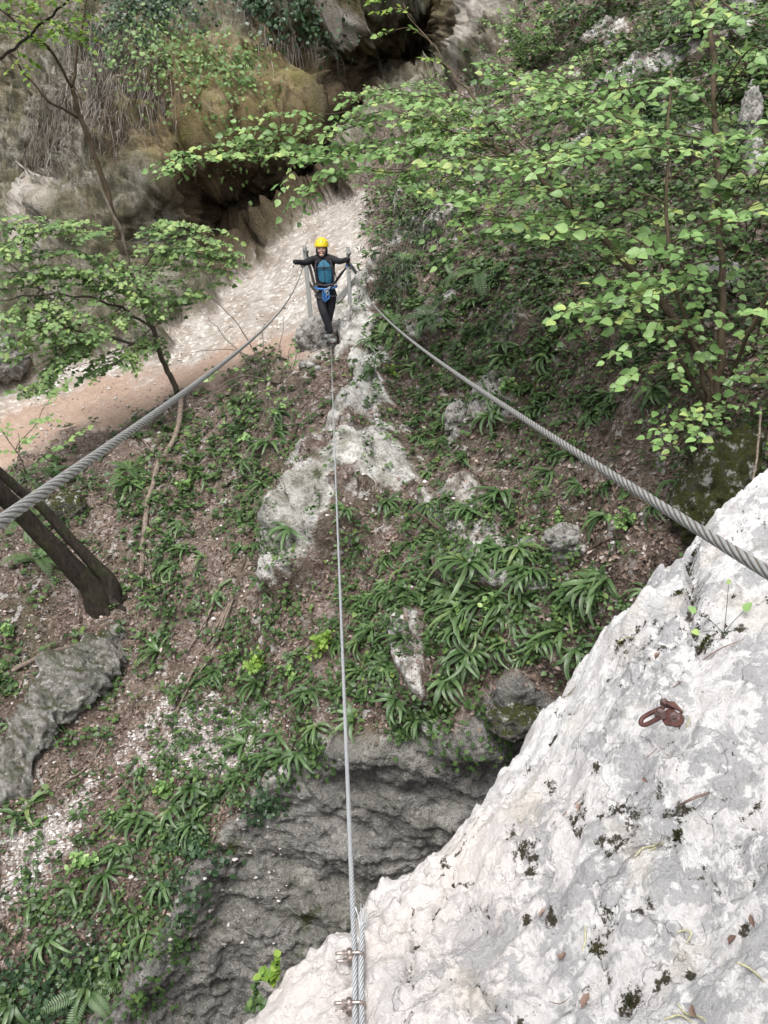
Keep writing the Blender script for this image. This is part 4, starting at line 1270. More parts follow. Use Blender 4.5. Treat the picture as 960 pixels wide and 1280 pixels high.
# --- the broad-leaved hazel rooted by the mossy boulder, its sprays spread over the right of the picture
h = Shrub()
h.limb([(893,516,6.75),(888,470,6.7),(840,395,7.0),(765,310,7.5),(700,245,8.0),(640,195,8.5),(590,170,8.9)], .045, .018, .03)
h.limb([(895,512,6.7),(903,400,6.5),(899,250,6.6),(893,120,6.8),(888,-60,7.2),(880,-220,7.6)], .032, .016, .03)
h.limb([(891,514,6.7),(870,440,6.5),(838,330,6.4),(835,200,6.5),(838,90,6.8)], .022, .010, .03)
h.limb([(899,512,6.7),(925,440,6.2),(965,360,5.8),(1010,260,5.5)], .02, .008, .03)
h.limb([(888,516,6.7),(845,440,6.7),(800,380,6.8),(740,330,7.0)], .018, .007, .03)
SPR = [  # branch (u, v, depth), leaf size, twig spacing
 ([(898,140,6.7),(850,105,6.8),(770,110,7.1),(690,130,7.5),(610,150,8.0)], .095, .10),
 ([(893,120,6.8),(930,70,6.4),(965,60,6.1),(1010,55,5.9)], .09, .09),
 ([(898,190,6.6),(870,170,6.3),(800,175,6.5),(720,190,7.0),(650,205,7.5)], .095, .095),
 ([(838,200,6.5),(780,150,6.9),(700,110,7.6),(620,95,8.6)], .09, .11),
 ([(899,230,6.6),(930,180,6.0),(970,150,5.7)], .10, .09),
 ([(838,260,6.4),(790,235,6.6),(720,235,7.0),(650,250,7.5),(590,245,7.9)], .095, .10),
 ([(835,300,6.4),(880,280,6.1),(930,260,5.9),(975,245,5.7)], .09, .12),
 ([(845,350,6.4),(800,300,6.4),(750,285,6.6),(690,290,7.0)], .095, .11),
 ([(900,330,6.5),(870,330,6.2),(820,345,6.2),(770,350,6.4)], .09, .12),
 ([(880,430,6.5),(850,400,6.2),(800,400,6.2),(760,395,6.4)], .09, .13),
 ([(930,430,6.2),(950,400,5.9),(975,380,5.7),(1000,380,5.5)], .085, .12),
 ([(870,440,6.5),(840,450,6.2),(800,460,6.2)], .08, .15),
 ([(905,480,6.6),(935,470,6.2),(965,440,6.0)], .08, .13),
 ([(640,195,8.5),(560,175,8.8),(480,190,9.0),(410,195,9.2),(340,190,9.3),(270,195,9.4),(215,212,9.4)], .105, .085),
 ([(590,170,8.9),(520,150,9.1),(470,150,9.3),(420,165,9.4),(360,165,9.6),(310,172,9.6)], .10, .09),
 ([(640,195,8.5),(570,200,8.6),(500,215,8.8),(430,212,9.0),(390,225,9.1),(366,252,9.1)], .10, .10),
 ([(620,180,8.7),(560,130,9.2),(500,118,9.6),(445,122,9.8)], .095, .10),
 ([(700,245,8.0),(640,240,8.2),(580,250,8.4),(530,240,8.6)], .095, .10),
 ([(590,170,8.9),(640,140,9.2),(690,110,9.6),(740,90,9.8)], .09, .10),
 ([(760,300,7.5),(700,270,7.5),(650,275,7.7),(600,270,7.9),(565,290,8.0)], .09, .12),
 ([(888,-20,7.1),(930,20,6.6),(980,10,6.2)], .09, .12),
 ([(820,370,6.9),(770,370,6.8),(720,385,6.9)], .085, .15),
 ([(885,505,6.6),(862,520,6.2),(840,535,6.0)], .075, .2),
]
for pts, lf, gap in SPR:
    for rep_ in range(3):
        jit = rng.normal(0, 1, 2) * (0 if rep_ == 0 else 20)
        dj = 0 if rep_ == 0 else rng.uniform(-.35, .6)
        if pts[-1][0] < 450: jit = np.array([jit[0] * .5, -abs(jit[1]) * .7])
        if pts[-1][1] > 262 and pts[-1][0] < 400 and rep_ > 0: continue
        pj = [(u_ + jit[0], v_ + jit[1], d_ + dj) for u_, v_, d_ in pts]
        c = h.limb(h.snap(pj), .010 if rep_ == 0 else .006, .003, .035)
        h.spray(c, lf * (1.12 if rep_ == 0 else .95), gap * 1.0, (.2, .5), .08, .16, (.1, .95), .24, .06 if rep_ == 0 else .075)
h.finish('hazel_tree', 'broad-leaved green tree rooted beside the mossy boulder, layered sprays reaching over the slope', 'tree', 'bark_brown', 'leaf_hazel')

# --- hanging leafy bushes on the upper right slope, farther back
def bush(label, seeds, leaf, col, n_br=7, reach=1.6, gap=.11, name='leafy_shrub', group='leafy shrubs on the upper slope', tint=(0, .8), bark_='bark_brown', rise=.5, twig=(.2, .5)):
    b = Shrub()
    g0 = ground(*seeds[0])
    for (u, v) in seeds:
        p, n_ = ground(u, v)
        if (u, v) != seeds[0]: b.limb(np.array([g0[0], (g0[0] + p) / 2 + g0[1] * .05, p]), .02, .012, .02)
        for k in range(n_br):
            d = unit(n_ * rng.uniform(.2, .8) + ZUP * rng.uniform(.1, 1) * rise + rng.normal(0, .55, 3) * np.array([1, 1, .4]))
            L = reach * rng.uniform(.5, 1.1)
            q = np.linspace(0, 1, 4)[:, None]
            pts = p + d * L * q - ZUP * .25 * L * q ** 2
            c = b.limb(pts, .010, .003, .04)
            b.spray(c, leaf, gap * .8, twig, .2, .2, tint, .25, .05, .055)
    return b.finish(name, label, 'shrub', bark_, col, group)
bush('leafy green bush high on the slope right of the pale rock column', [(655,95),(690,70)], .10, 'leaf_far', 9, 1.9)
bush('leafy bush on the upper slope below the dark cave mouth', [(560,180),(590,150),(540,140)], .10, 'leaf_far', 8, 1.5)
bush('shaded bush behind the thin trunks, upper right', [(800,160),(850,200),(790,220)], .085, 'leaf_ground', 8, 1.1)
bush('dense low bush at the top right beside a white rock streak', [(880,60),(940,110),(830,60)], .10, 'leaf_ground', 9, 1.4)
bush('small leafy bush on the slope right of the hand rope, under the hazel', [(690,300),(740,340)], .07, 'leaf_ground', 6, .7)
bush('dark low bush against the right edge above the mossy boulder', [(930,300),(960,400),(920,380)], .07, 'leaf_ground', 7, .8)
bush('grey-green bush between the path top and the leafy sprays, above the grey posts', [(500,240),(530,270),(560,260)], .07, 'leaf_far', 7, 1.1, tint=(0, .5))
bush('bush hanging at the top edge beside the rock column', [(760,20),(720,40)], .10, 'leaf_ground', 8, 1.6)

# --- saplings on the left
def sapling(label, limbs, sprays, leafm='leaf_far', leaf=.1, bark_='bark_brown', gap=.12, name='sapling', group=None, tint=(.1, .9), twig=(.25, .6), lgap=.065, flat=.18, dense=1):
    b = Shrub()
    for pts, r0, r1 in limbs: b.limb(pts, r0, r1, .05)
    for pts in sprays:
        for rep_ in range(dense):
            jit = rng.normal(0, 1, 2) * (0 if rep_ == 0 else 14)
            c = b.limb(b.snap([(u_ + jit[0], v_ + jit[1], d_ + (rng.uniform(-.3, .3) if rep_ else 0)) for u_, v_, d_ in pts]), .010 if rep_ == 0 else .006, .003, .05)
            b.spray(c, leaf, gap, twig, .1, flat, tint, .22, .08, lgap)
    return b.finish(name, label, 'tree', bark_, leafm, group)
sapling('slender bare-stemmed sapling forking in front of the grey cliff, yellow-green leaves at its top',
        [([(146,300,17.6),(140,262,17.4),(122,205,17),(100,145,16.7),(90,110,16.5)], .062, .045), ([(90,110,16.5),(98,60,16.3),(108,0,16),(112,-80,15.8)], .032, .015),
         ([(90,110,16.5),(65,65,16),(40,45,15.7),(10,20,15.5),(-60,-40,15)], .032, .015), ([(97,145,16.7),(60,125,16.2),(30,90,16),(10,60,15.6)], .03, .012)],
        [[(10,20,15.5),(50,25,15.4),(90,15,15.3)], [(-40,10,15),(10,30,15),(60,35,15),(110,20,15)], [(0,5,15.2),(60,5,15),(115,-5,15)], [(65,65,16),(30,45,15.6),(0,40,15.4)], [(40,45,15.7),(80,40,15.5),(120,45,15.4)], [(-20,-20,15),(30,-10,15),(70,-15,15)], [(40,-30,15),(80,-20,15),(130,-10,15)]], 'leaf_spring', .13, 'bark_brown', .17, dense=1)
sapling('dark bare branch crossing the top left corner', [([(-80,135,15.5),(0,75,15.5),(40,40,15.5),(75,10,15.2),(120,-40,15)], .035, .015)], [[(60,25,15.3),(80,40,15.2),(100,50,15.2)], [(20,60,15.5),(30,85,15.4)]], 'leaf_spring', .13, 'bark_dark', .2)
def multi(u, v, d): return (u, v, d)
sapling('green leafy sapling below the cliff, thin stems leaning over the footpath',
        [([(222,492,14.4),(205,455,14),(190,410,13.6),(168,350,13.2),(150,290,13),(120,220,12.8)], .055, .018), ([(190,410,13.6),(150,385,13.2),(100,370,12.8),(40,370,12.4),(-30,380,12)], .025, .008),
         ([(168,350,13.2),(190,320,13),(220,300,12.8)], .02, .008), ([(200,440,13.9),(150,425,13.2),(95,410,12.7),(60,370,12.4),(10,330,12)], .03, .012)],
        [[(175,360,13.2),(200,325,13),(240,315,12.8),(285,325,12.7)], [(160,310,13),(190,295,12.8),(225,300,12.7),(265,310,12.6)], [(150,300,13),(110,290,12.7),(60,285,12.5),(5,285,12.2)],
         [(170,350,13.2),(130,325,12.9),(80,315,12.6),(30,325,12.3)], [(150,385,13.2),(110,350,12.8),(60,345,12.5),(10,355,12.2)], [(190,410,13.6),(220,380,13.2),(245,370,13)],
         [(100,370,12.8),(70,395,12.5),(30,420,12.3),(-10,440,12)], [(150,385,13.2),(120,410,12.9),(90,430,12.7),(60,460,12.5)], [(60,370,12.4),(30,390,12.2),(-10,400,12)], [(95,430,12.7),(70,450,12.5),(50,480,12.4),(30,490,12.3)],
         [(60,285,12.5),(20,300,12.3),(-20,320,12)], [(130,325,12.9),(150,350,12.8),(180,375,12.8)], [(40,370,12.4),(80,410,12.3),(110,425,12.3)], [(190,410,13.6),(150,440,13.2),(110,455,13)]],
        'leaf_far', .095, 'bark_grey', .095, dense=4, lgap=.055)
sapling('thin twiggy shrub with sparse leaves at the foot of the footpath edge',
        [([(345,480,12.6),(320,440,12.4),(285,390,12.2),(255,360,12)], .012, .004), ([(345,482,12.6),(300,440,12.2),(240,440,12)], .012, .004), ([(340,485,12.6),(330,430,12.4),(330,400,12.2)], .010, .003),
         ([(350,480,12.6),(300,470,12.3),(250,500,12.2),(215,520,12.2)], .016, .006), ([(345,484,12.6),(280,420,12.2),(250,380,12.1)], .010, .003), ([(350,480,12.6),(352,430,12.5),(354,395,12.4)], .008, .003), ([(348,482,12.6),(370,455,12.4),(372,425,12.4)], .008, .003)],
        [[(345,482,12.6),(310,490,12.3),(285,520,12.1)], [(330,470,12.5),(300,460,12.2),(270,465,12.1)], [(350,470,12.6),(360,450,12.5),(365,430,12.4)], [(340,490,12.4),(330,520,12.1),(310,540,12)], [(320,480,12.4),(350,500,12.2),(365,510,12.1)]],
        'leaf_hazel', .08, 'bark_grey', .16, twig=(.12, .3))
sapling('yellow-green sapling twig hanging at the top edge before the cave',
        [([(640,190,8.9),(600,130,9.2),(560,85,9.5),(530,45,9.7),(505,5,9.8),(490,-60,10)], .014, .006)],
        [[(530,45,9.7),(510,35,9.7),(480,38,9.7)], [(520,30,9.7),(500,12,9.7),(475,15,9.8)], [(505,5,9.8),(490,-5,9.8),(470,-2,9.9)], [(560,85,9.5),(540,72,9.5)]], 'leaf_spring', .085, 'bark_brown', .11, twig=(.1, .25))
sapling('low leafy stems at the left edge beside the footpath', [([(20,640,12.4),(30,590,12.2),(20,540,12)], .012, .005)],
        [[(20,560,12.1),(50,520,12),(70,490,12)], [(30,590,12.2),(70,560,12),(95,540,12)], [(25,580,12.1),(0,540,12),(-20,520,11.9)]], 'leaf_far', .10, 'bark_grey', .16)

# --- leaning double trunk on the left
b1 = ground(128, 748)[0]
root = empty('leaning_tree')
tag(root, 'dark leaning tree with twin trunks crossing behind the hand rope', 'tree')
def trunk(pts, rads, nm):
    m_ = MB()
    c = spline([np.array(q) for q in pts], 60)
    c += np.stack([perlin(np.c_[np.arange(60) * .12, np.full(60, q * 9.), np.zeros(60)]) for q in range(3)], 1) * .025
    m_.tube(c, rads, 16)
    return m_.build(nm, M['bark_dark'], root)
t1 = [b1 - ZUP * .15 + RGT * .02, px(112, 732, 10.75), px(66, 684, 10.3), px(31, 648, 10.0), px(-60, 555, 9.2), px(-220, 400, 8.4), px(-420, 200, 7.6)]
t2 = [b1 - ZUP * .15 + RGT * .16, px(135, 724, 10.85), px(100, 688, 10.6), px(55, 638, 10.3), px(8, 598, 10.0), px(-100, 500, 9.2), px(-260, 330, 8.4)]
trunk(t1, [.26, .15, .118, .112, .105, .09, .07], 'trunk')
trunk(t2, [.17, .10, .072, .066, .06, .05, .035], 'trunk')

for k, (dx, dy) in enumerate([(-14, 12), (8, 17), (30, 10), (32, -6), (-16, 0)]):
    g_, n_ = ground(128 + dx, 752 + dy)
    m_ = MB()
    m_.tube(spline([b1 + RGT * .06 + ZUP * .22, (b1 * .6 + g_ * .4) + n_ * .10, g_ - n_ * .03, g_ + (g_ - b1) * .3 - n_ * .16], 16), [.09, .06, .035, .02], 9)
    m_.build('root', M['bark_dark'], root)

# --- fallen branches and sticks
def stick(name, pts, r0, r1, mat, label, cat, group=None, lift=0.0, onground=True):
    P = []
    for q in pts:
        if len(q) == 3: P.append(px(*q))
        else:
            g_, n_ = ground(q[0], q[1]); P.append(g_ + n_ * (r0 * .8 + lift))
    m_ = MB()
    n = 40
    c = spline(P, n)
    c += np.stack([perlin(np.c_[np.arange(n) * .2, np.full(n, rng.uniform(0, 90)), np.zeros(n)]) for q in range(3)], 1) * r0 * .5
    m_.tube(c, np.linspace(r0, r1, n), 8)
    return tag(m_.build(name, M[mat], None), label, cat, group)
stick('fallen_branch', [(236,500),(222,545),(200,590),(184,650),(176,718)], .05, .035, 'wood_dead', 'long grey fallen branch lying down the slope left of the foot cable', 'branch')
stick('fallen_branch', [(20,842),(60,820),(105,798)], .035, .02, 'wood_dead', 'weathered branch on the leaf litter below the leaning twin trunks', 'branch')
stick('fallen_branch', [(372,528),(335,640),(318,680),(296,735)], .03, .018, 'wood_dark', 'long thin branch lying beside the pale rock rib', 'branch')
stick('fallen_branch', [(180,690),(190,735),(198,770)], .014, .008, 'wood_dead', 'short pale twig pointing downhill from the grey fallen branch', 'branch')
stick('fallen_branch', [(180,560),(205,585),(220,625)], .014, .006, 'wood_dead', 'thin curved pale twig right of the grey fallen branch', 'branch')
stick('fallen_branch', [(556,548),(600,536),(640,528)], .018, .010, 'wood_dark', 'dark broken branch in the litter right of the white stone', 'branch')
stick('fallen_branch', [(520,640,8.9),(560,668,8.6),(572,672,8.5),(590,640,8.5)], .016, .006, 'wood_dark', 'dark bent twig standing among ferns below the hand rope', 'branch')
stick('fallen_branch', [(735,690),(760,680),(790,676)], .015, .008, 'wood_dark', 'dark stick above the ferns near the white ledge corner', 'branch')
stick('fallen_branch', [(60,985),(110,950),(140,900)], .014, .008, 'wood_dead', 'pale twig across the scree by the low mossy ridge', 'branch')
stick('bare_stem', [(951,510,6.2),(948,555,5.6),(941,604,5.2)], .010, .006, 'wood_dead', 'bare upright stem beside the mossy boulder, right edge', 'stem')
SB = [((287,752),(262,800),(248,830)), ((280,758),(258,800),(240,828)), ((268,752),(246,795),(232,826)), ((276,770),(262,805),(250,822)), ((292,748),(272,792),(262,812)), ((262,820),(238,868),(215,920)), ((248,832),(232,862),(222,890))]
SBL = ['bundled stick', 1]
for k, s_ in enumerate(SB):
    stick('dead_stick', s_, .014 if k % 2 else .02, .008, 'wood_dead', 'brown dead stick in the bundle under the ferns on the left slope', 'stick', 'bundle of dead sticks', .02 * (k % 3))

# ------------------------------------------------------------------ boulders and loose stones
def boulder(label, u, v, r, mat='stone_pale', name='boulder', seed=0, sink=.35, rot=0, group=None, rough=.22, sub=5, tilt=0):
    p, n_ = ground(u, v)
    bm_ = bpy.data.meshes.new(name)
    import bmesh
    bb = bmesh.new()
    bmesh.ops.create_icosphere(bb, subdivisions=sub, radius=1)
    bb.to_mesh(bm_); bb.free()
    V = np.zeros(len(bm_.vertices) * 3)
    bm_.vertices.foreach_get('co', V)
    V = V.reshape(-1, 3)
    sc_ = np.array(r)
    q = V * sc_ * 1.0
    mean = sc_.mean()
    _, _, w_ = worley(q / mean * 1.3 + seed * 3.7, 5)
    d_ = rough * (.8 * fbm(q / mean * 1.1 + seed * 5.1, 3) + .6 * ridged(q / mean * 2.2 + seed, 5, .62) - .5 + 1.0 * (w_ - .5))
    q = q * (1 + d_[:, None])
    cr, sr = math.cos(rot), math.sin(rot)
    ct, st_ = math.cos(tilt), math.sin(tilt)
    q = q @ np.array([[ct, 0, -st_], [0, 1, 0], [st_, 0, ct]])
    q = q @ np.array([[cr, sr, 0], [-sr, cr, 0], [0, 0, 1]])
    bm_.vertices.foreach_set('co', q.astype(np.float32).ravel())
    bm_.polygons.foreach_set('use_smooth', [True] * len(bm_.polygons))
    bm_.update()
    o = link_mesh(name, bm_, M[mat])
    o.location = p + n_ * (mean * (1 - 2 * sink) * .5)
    return tag(o, label, 'boulder', group)
boulder('pale boulder at the path corner right under the person', 400, 428, (.40, .36, .35), 'stone_pale', seed=1)
def ridge_rock(label, pts, mat, name='rock_outcrop', seed=0):
    """a low bedded rock following the slope along pts (u, v, half width m, height m)"""
    nS, nA = 150, 64
    G_ = [ground(u, v) for u, v, _, _ in pts]
    c = spline(np.array([g[0] for g in G_]), nS)
    nn_ = unit(np.mean([g[1] for g in G_], axis=0) + ZUP * .3)
    wd = np.interp(np.linspace(0, 1, nS), np.linspace(0, 1, len(pts)), [q[2] for q in pts])
    ht = np.interp(np.linspace(0, 1, nS), np.linspace(0, 1, len(pts)), [q[3] for q in pts])
    T_ = unit(np.gradient(c, axis=0))
    Sd = unit(np.cross(T_, nn_))
    a_ = np.linspace(0, 2 * np.pi, nA, endpoint=False)
    end = np.sin(np.pi * np.linspace(.01, .99, nS)) ** .45
    V = c[:, None] + (np.cos(a_)[None, :, None] * wd[:, None, None] * Sd[:, None] + np.sin(a_)[None, :, None] * ht[:, None, None] * nn_) * end[:, None, None]
    out = (V - c[:, None]).reshape(-1, 3)
    V = V.reshape(-1, 3)
    _, _, w_ = worley(V * 1.9 + .5 * np.stack([perlin(V * 2), perlin(V * 2 + 9), perlin(V * 2 + 4)], 1), 8)
    V = V + unit(out) * (.20 * fbm(V * 1.3 + seed, 4) + .10 * ridged(V * 3, 4, .6) + .16 * (w_ - .5) - .05)[:, None]
    i_, j_ = np.meshgrid(np.arange(nS - 1), np.arange(nA), indexing='ij')
    F = np.stack([i_ * nA + j_, i_ * nA + (j_ + 1) % nA, (i_ + 1) * nA + (j_ + 1) % nA, (i_ + 1) * nA + j_], -1).reshape(-1, 4)
    return tag(link_mesh(name, mesh_np(name, V, F, True), M[mat]), label, 'rock')
ridge_rock('low mossy rock ridge at the left edge below the leaning twin trunks', [(-70,1010,.42,.2),(-5,962,.46,.26),(45,912,.26,.16),(92,855,.30,.22),(125,812,.24,.18),(150,785,.12,.10)], 'stone_grey', seed=3)
boulder('moss-covered boulder behind the top of the white ledge', 896, 612, (.27, .24, .52), 'stone_moss', seed=4, tilt=.45)
boulder('mossy grey block at the lip of the dark gorge wall beside the ledge', 648, 868, (.24, .2, .2), 'stone_mossy', seed=5, sink=.75)
boulder('white stone in the litter above the ferns', 716, 680, (.15, .12, .13), 'stone_pale', seed=6)
boulder('tall narrow white rock in the litter right of the pale rib', 580, 532, (.14, .13, .2), 'stone_pale', seed=7)
boulder('small white stone lying on the brown soil below the path', 388, 465, (.14, .10, .07), 'stone_pale', 'loose_stone', seed=8, sub=4)
boulder('fist-sized white stone next to the larger stone below the path', 399, 470, (.07, .06, .05), 'stone_pale', 'loose_stone', seed=9, sub=3)
boulder('tall white rock streak at the top right corner', 930, 32, (.20, .3, .7), 'stone_pale', seed=10)
boulder('white rock behind the leaves at the right edge', 936, 178, (.13, .2, .42), 'stone_pale', seed=11)
boulder('grey rock in the litter beside the hazel roots', 900, 365, (.22, .2, .2), 'stone_pale', seed=12)
boulder('dark boulder at the left edge under the cliff foot', 12, 478, (.7, .5, .5), 'stone_grey', seed=14)
boulder('mossy hump beside the fern clump behind the leaning trunks', 88, 640, (.3, .26, .22), 'stone_mossy', seed=15)

def inmask(n, box, fn):
    out = []
    while len(out) < n:
        u = rng.uniform(box[0], box[2], 4000)
        v = rng.uniform(box[1], box[3], 4000)
        k = rng.random(4000) < fn(u, v)
        out += list(zip(u[k], v[k]))
    return np.array(out[:n])
HILL = lambda u, v: np.clip(1 - maskat('path', u, v) - maskat('cliff', u, v) - maskat('wall', u, v), 0, 1)

# scree: beyond counting
n = 2600
q = inmask(n, (-40, 820, 360, 1180), lambda u, v: maskat('scree', u, v) + .03)
q3 = inmask(900, (-60, 250, 480, 660), lambda u, v: maskat('path', u, v) * (fbm(np.c_[u / 40., v / 40., np.zeros(len(u))], 3) > .05))
q2 = inmask(1500, (-40, 430, 980, 1000), lambda u, v: (HILL(u, v) * .3 + maskat('scree', u, v)) * (maskat('wall', u, v) < .05))
q = np.vstack([q, q2, q3]); n = len(q)
P, Nn = ground(q[:, 0], q[:, 1])
ico = np.array([(0, 0, 1), (.9, 0, .25), (.28, .85, .25), (-.72, .53, .3), (-.72, -.53, .25), (.28, -.85, .3), (0, 0, -.8)])
icf = np.array([(0, 1, 2, 2), (0, 2, 3, 3), (0, 3, 4, 4), (0, 4, 5, 5), (0, 5, 1, 1), (6, 2, 1, 1), (6, 3, 2, 2), (6, 4, 3, 3), (6, 5, 4, 4), (6, 1, 5, 5)])
sz = rng.uniform(.008, .03, n) * rng.uniform(.6, 1.5, n)
V = P[:, None] + ico[None] * sz[:, None, None] * rng.uniform(.6, 1.4, (n, 7, 1)) * rng.uniform(.7, 1.2, (n, 1, 3))
F = icf[None] + (np.arange(n) * 7)[:, None, None]
o = link_mesh('scree', poly_mesh('scree', V.reshape(-1, 3), F.reshape(-1, 4), dict(tint=np.repeat(rng.random(n), 7)), False), M['scree'])
tag(o, 'pale loose scree stones scattered in the leaf litter', 'scree', kind='stuff')

# fallen leaves: beyond counting
n = 26000
q = inmask(n, (-100, 100, 1060, 1330), lambda u, v: HILL(u, v) * np.clip(1 - 1.3 * maskat('white', u, v) - .6 * maskat('scree', u, v), .03, 1))
P, Nn = ground(q[:, 0], q[:, 1])
nn = unit(Nn + rng.normal(0, .45, (n, 3)))
dd = np.cross(nn, rng.normal(size=(n, 3)))
V, F, T = leaf_geo(P + Nn * .012, dd, nn, rng.uniform(.03, .075, n), np.clip(rng.normal(.45, .25, n), 0, 1), CURL, CU_F)
o = link_mesh('fallen_leaves', poly_mesh('fallen_leaves', V, F, dict(tint=T)), M['litter'])
tag(o, 'brown dry fallen leaves covering the slope', 'leaf litter', kind='stuff')

# low green herbs between the ferns: beyond counting
def green(u, v):
    g_ = HILL(u, v) * .45
    nz = fbm(np.c_[u / 75., v / 75., np.full(len(u), 2.5)], 3)
    g_ = g_ * sstep(-.35, .5, nz) * 1.6
    for (cu, cv, ru, rv, k) in [(650,575,130,40,.5),(400,480,45,50,.15),(130,700,90,60,.35),(150,850,120,60,.4),(700,600,90,60,.4),(430,560,70,110,.25),(260,900,70,50,.5),(60,780,60,60,.4),(820,530,70,50,.6),(60,1090,80,50,.35),(200,1120,60,60,.5),(130,1260,90,50,.5)]:
        g_ = g_ * (1 - (1 - k) * np.exp(-(((u - cu) / ru) ** 2 + ((v - cv) / rv) ** 2)))
    for (cu, cv, ru, rv, k) in [(600,700,120,70,.5),(500,780,130,80,.5),(320,560,80,80,.35),(160,1040,120,90,.12),(80,1180,110,80,.2),(560,420,90,90,.5),(780,250,250,170,1.0),(620,190,160,120,.9),(850,80,200,150,1.0),(500,290,70,60,.7),(350,860,80,50,.4),(60,600,80,50,.4),(250,640,80,80,.3),(600,480,80,40,.4),(540,420,70,80,.8),(630,420,80,60,.7),(760,420,90,60,.6),(500,510,40,60,.6),(560,330,60,60,.8),(690,540,60,40,.5)]:
        g_ = g_ + HILL(u, v) * k * np.exp(-(((u - cu) / ru) ** 2 + ((v - cv) / rv) ** 2))
    return np.clip(g_ * (1 - .6 * maskat('white', u, v)), 0, 1)
n = 9000
q = inmask(n, (-60, -40, 1020, 1340), green)
P, Nn = ground(q[:, 0], q[:, 1])
up = unit(Nn * .5 + ZUP * .7)
LP, LD, LN, LS, LT = [], [], [], [], []
for k in range(n):
    m_ = rng.integers(4, 9)
    ang = rng.uniform(0, 6.28, m_)
    tx = unit(np.cross(up[k], RGT)); ty = np.cross(up[k], tx)
    d_ = np.cos(ang)[:, None] * tx + np.sin(ang)[:, None] * ty
    h_ = rng.uniform(.02, .16) * (1.8 if q[k, 1] < 330 else 1)
    LP.append(P[k] + up[k] * (h_ * rng.uniform(.4, 1, m_))[:, None] + d_ * rng.uniform(0, .08, m_)[:, None])
    LD.append(d_ + up[k] * rng.uniform(-.3, .5, m_)[:, None])
    LN.append(up[k] + rng.normal(0, .35, (m_, 3)))
    far_ = np.clip(np.linalg.norm(P[k] - CAM) / 9, .8, 1.7)
    LS.append(rng.uniform(.03, .075, m_) * rng.uniform(.7, 1.15) * far_)
    LT.append(np.clip(rng.uniform(.1, .75) + rng.normal(0, .15, m_), 0, 1))
V, F, T = leaf_geo(np.vstack(LP), np.vstack(LD), np.vstack(LN), np.concatenate(LS), np.concatenate(LT))
o = link_mesh('undergrowth', mesh_np('undergrowth', V, F, True, dict(tint=T)), M['leaf_ground'])
tag(o, 'low green herbs and seedlings covering the slope between the ferns', 'undergrowth', kind='stuff')

# ------------------------------------------------------------------ ferns
def strap(nf, size, seedv):
    rg = np.random.default_rng(seedv)
    V, F, T = [], [], []
    for k in range(nf):
        a_ = rg.normal(0, 1.15)
        L = size * rg.uniform(.55, 1.15)
        el = rg.uniform(.15, 1.0)
        wd = size * rg.uniform(.045, .068)
        ns = 10
        t = np.linspace(0, 1, ns)
        pitch = el - t * rg.uniform(.9, 2.2)
        rr_ = np.concatenate([[0], np.cumsum(np.cos(pitch[:-1]))]) * L / (ns - 1)
        zz = np.concatenate([[0], np.cumsum(np.sin(pitch[:-1]))]) * L / (ns - 1)
        bend = rg.uniform(-.5, .5) * t ** 2
        ca, sa = np.cos(a_ + bend), np.sin(a_ + bend)
        w_ = wd * np.sin(np.pi * np.clip(t * .93 + .05, 0, 1)) ** .45 * (1 - .35 * t)
        wav = .10 * wd * np.sin(t * 40 + rg.uniform(0, 6))
        o_ = len(V)
        tt = np.clip(rg.normal(.5, .27), 0, 1)
        for i in range(ns):
            c_ = np.array([rr_[i] * ca[i], rr_[i] * sa[i], zz[i]])
            sv = np.array([-sa[i], ca[i], 0])
            V += [c_ + sv * w_[i] + np.array([0, 0, .25 * w_[i] + wav[i]]), c_, c_ - sv * w_[i] + np.array([0, 0, .25 * w_[i] - wav[i]])]
            T += [tt, tt * .8, tt]
        F += [(o_ + i * 3 + j, o_ + i * 3 + j + 1, o_ + i * 3 + j + 4, o_ + i * 3 + j + 3) for i in range(ns - 1) for j in (0, 1)]
    return mesh_np('hart_tongue_fern', V, F, True, dict(tint=T))
def feather(nf, size, seedv):
    rg = np.random.default_rng(seedv)
    Lv = Leaves()
    for k in range(nf):
        a_ = 6.283 * k / nf + rg.uniform(-.4, .4)
        L = size * rg.uniform(.7, 1.1)
        el = rg.uniform(.5, 1.1)
        ns = 22
        p = np.zeros(3)
        tt = np.clip(rg.normal(.6, .2), 0, 1)
        for i in range(ns):
            t = i / ns
            pt = el - t * 1.7
            d_ = np.array([math.cos(a_) * math.cos(pt), math.sin(a_) * math.cos(pt), math.sin(pt)])
            p = p + d_ * L / ns
            sv = np.array([-math.sin(a_), math.cos(a_), 0])
            nn_ = np.cross(d_, sv)
            Lv.add(p - d_ * L / ns, d_, nn_, L / ns * 1.5, tt * .6)
            w_ = size * .16 * (math.sin(math.pi * min(t * .9 + .12, 1)) ** .7)
            for sg in (-1, 1):
                Lv.add(p, sv * sg + d_ * .35, nn_, w_, tt)
    return Lv.mesh('feather_fern', LANCE * np.array([1, .95, 1]), LA_F)
SF = [strap(rng.integers(9, 15), .45, 100 + k) for k in range(7)]
FF = [feather(rng.integers(6, 9), .5, 200 + k) for k in range(4)]
for m_ in SF + FF: m_.materials.append(M['fern'])

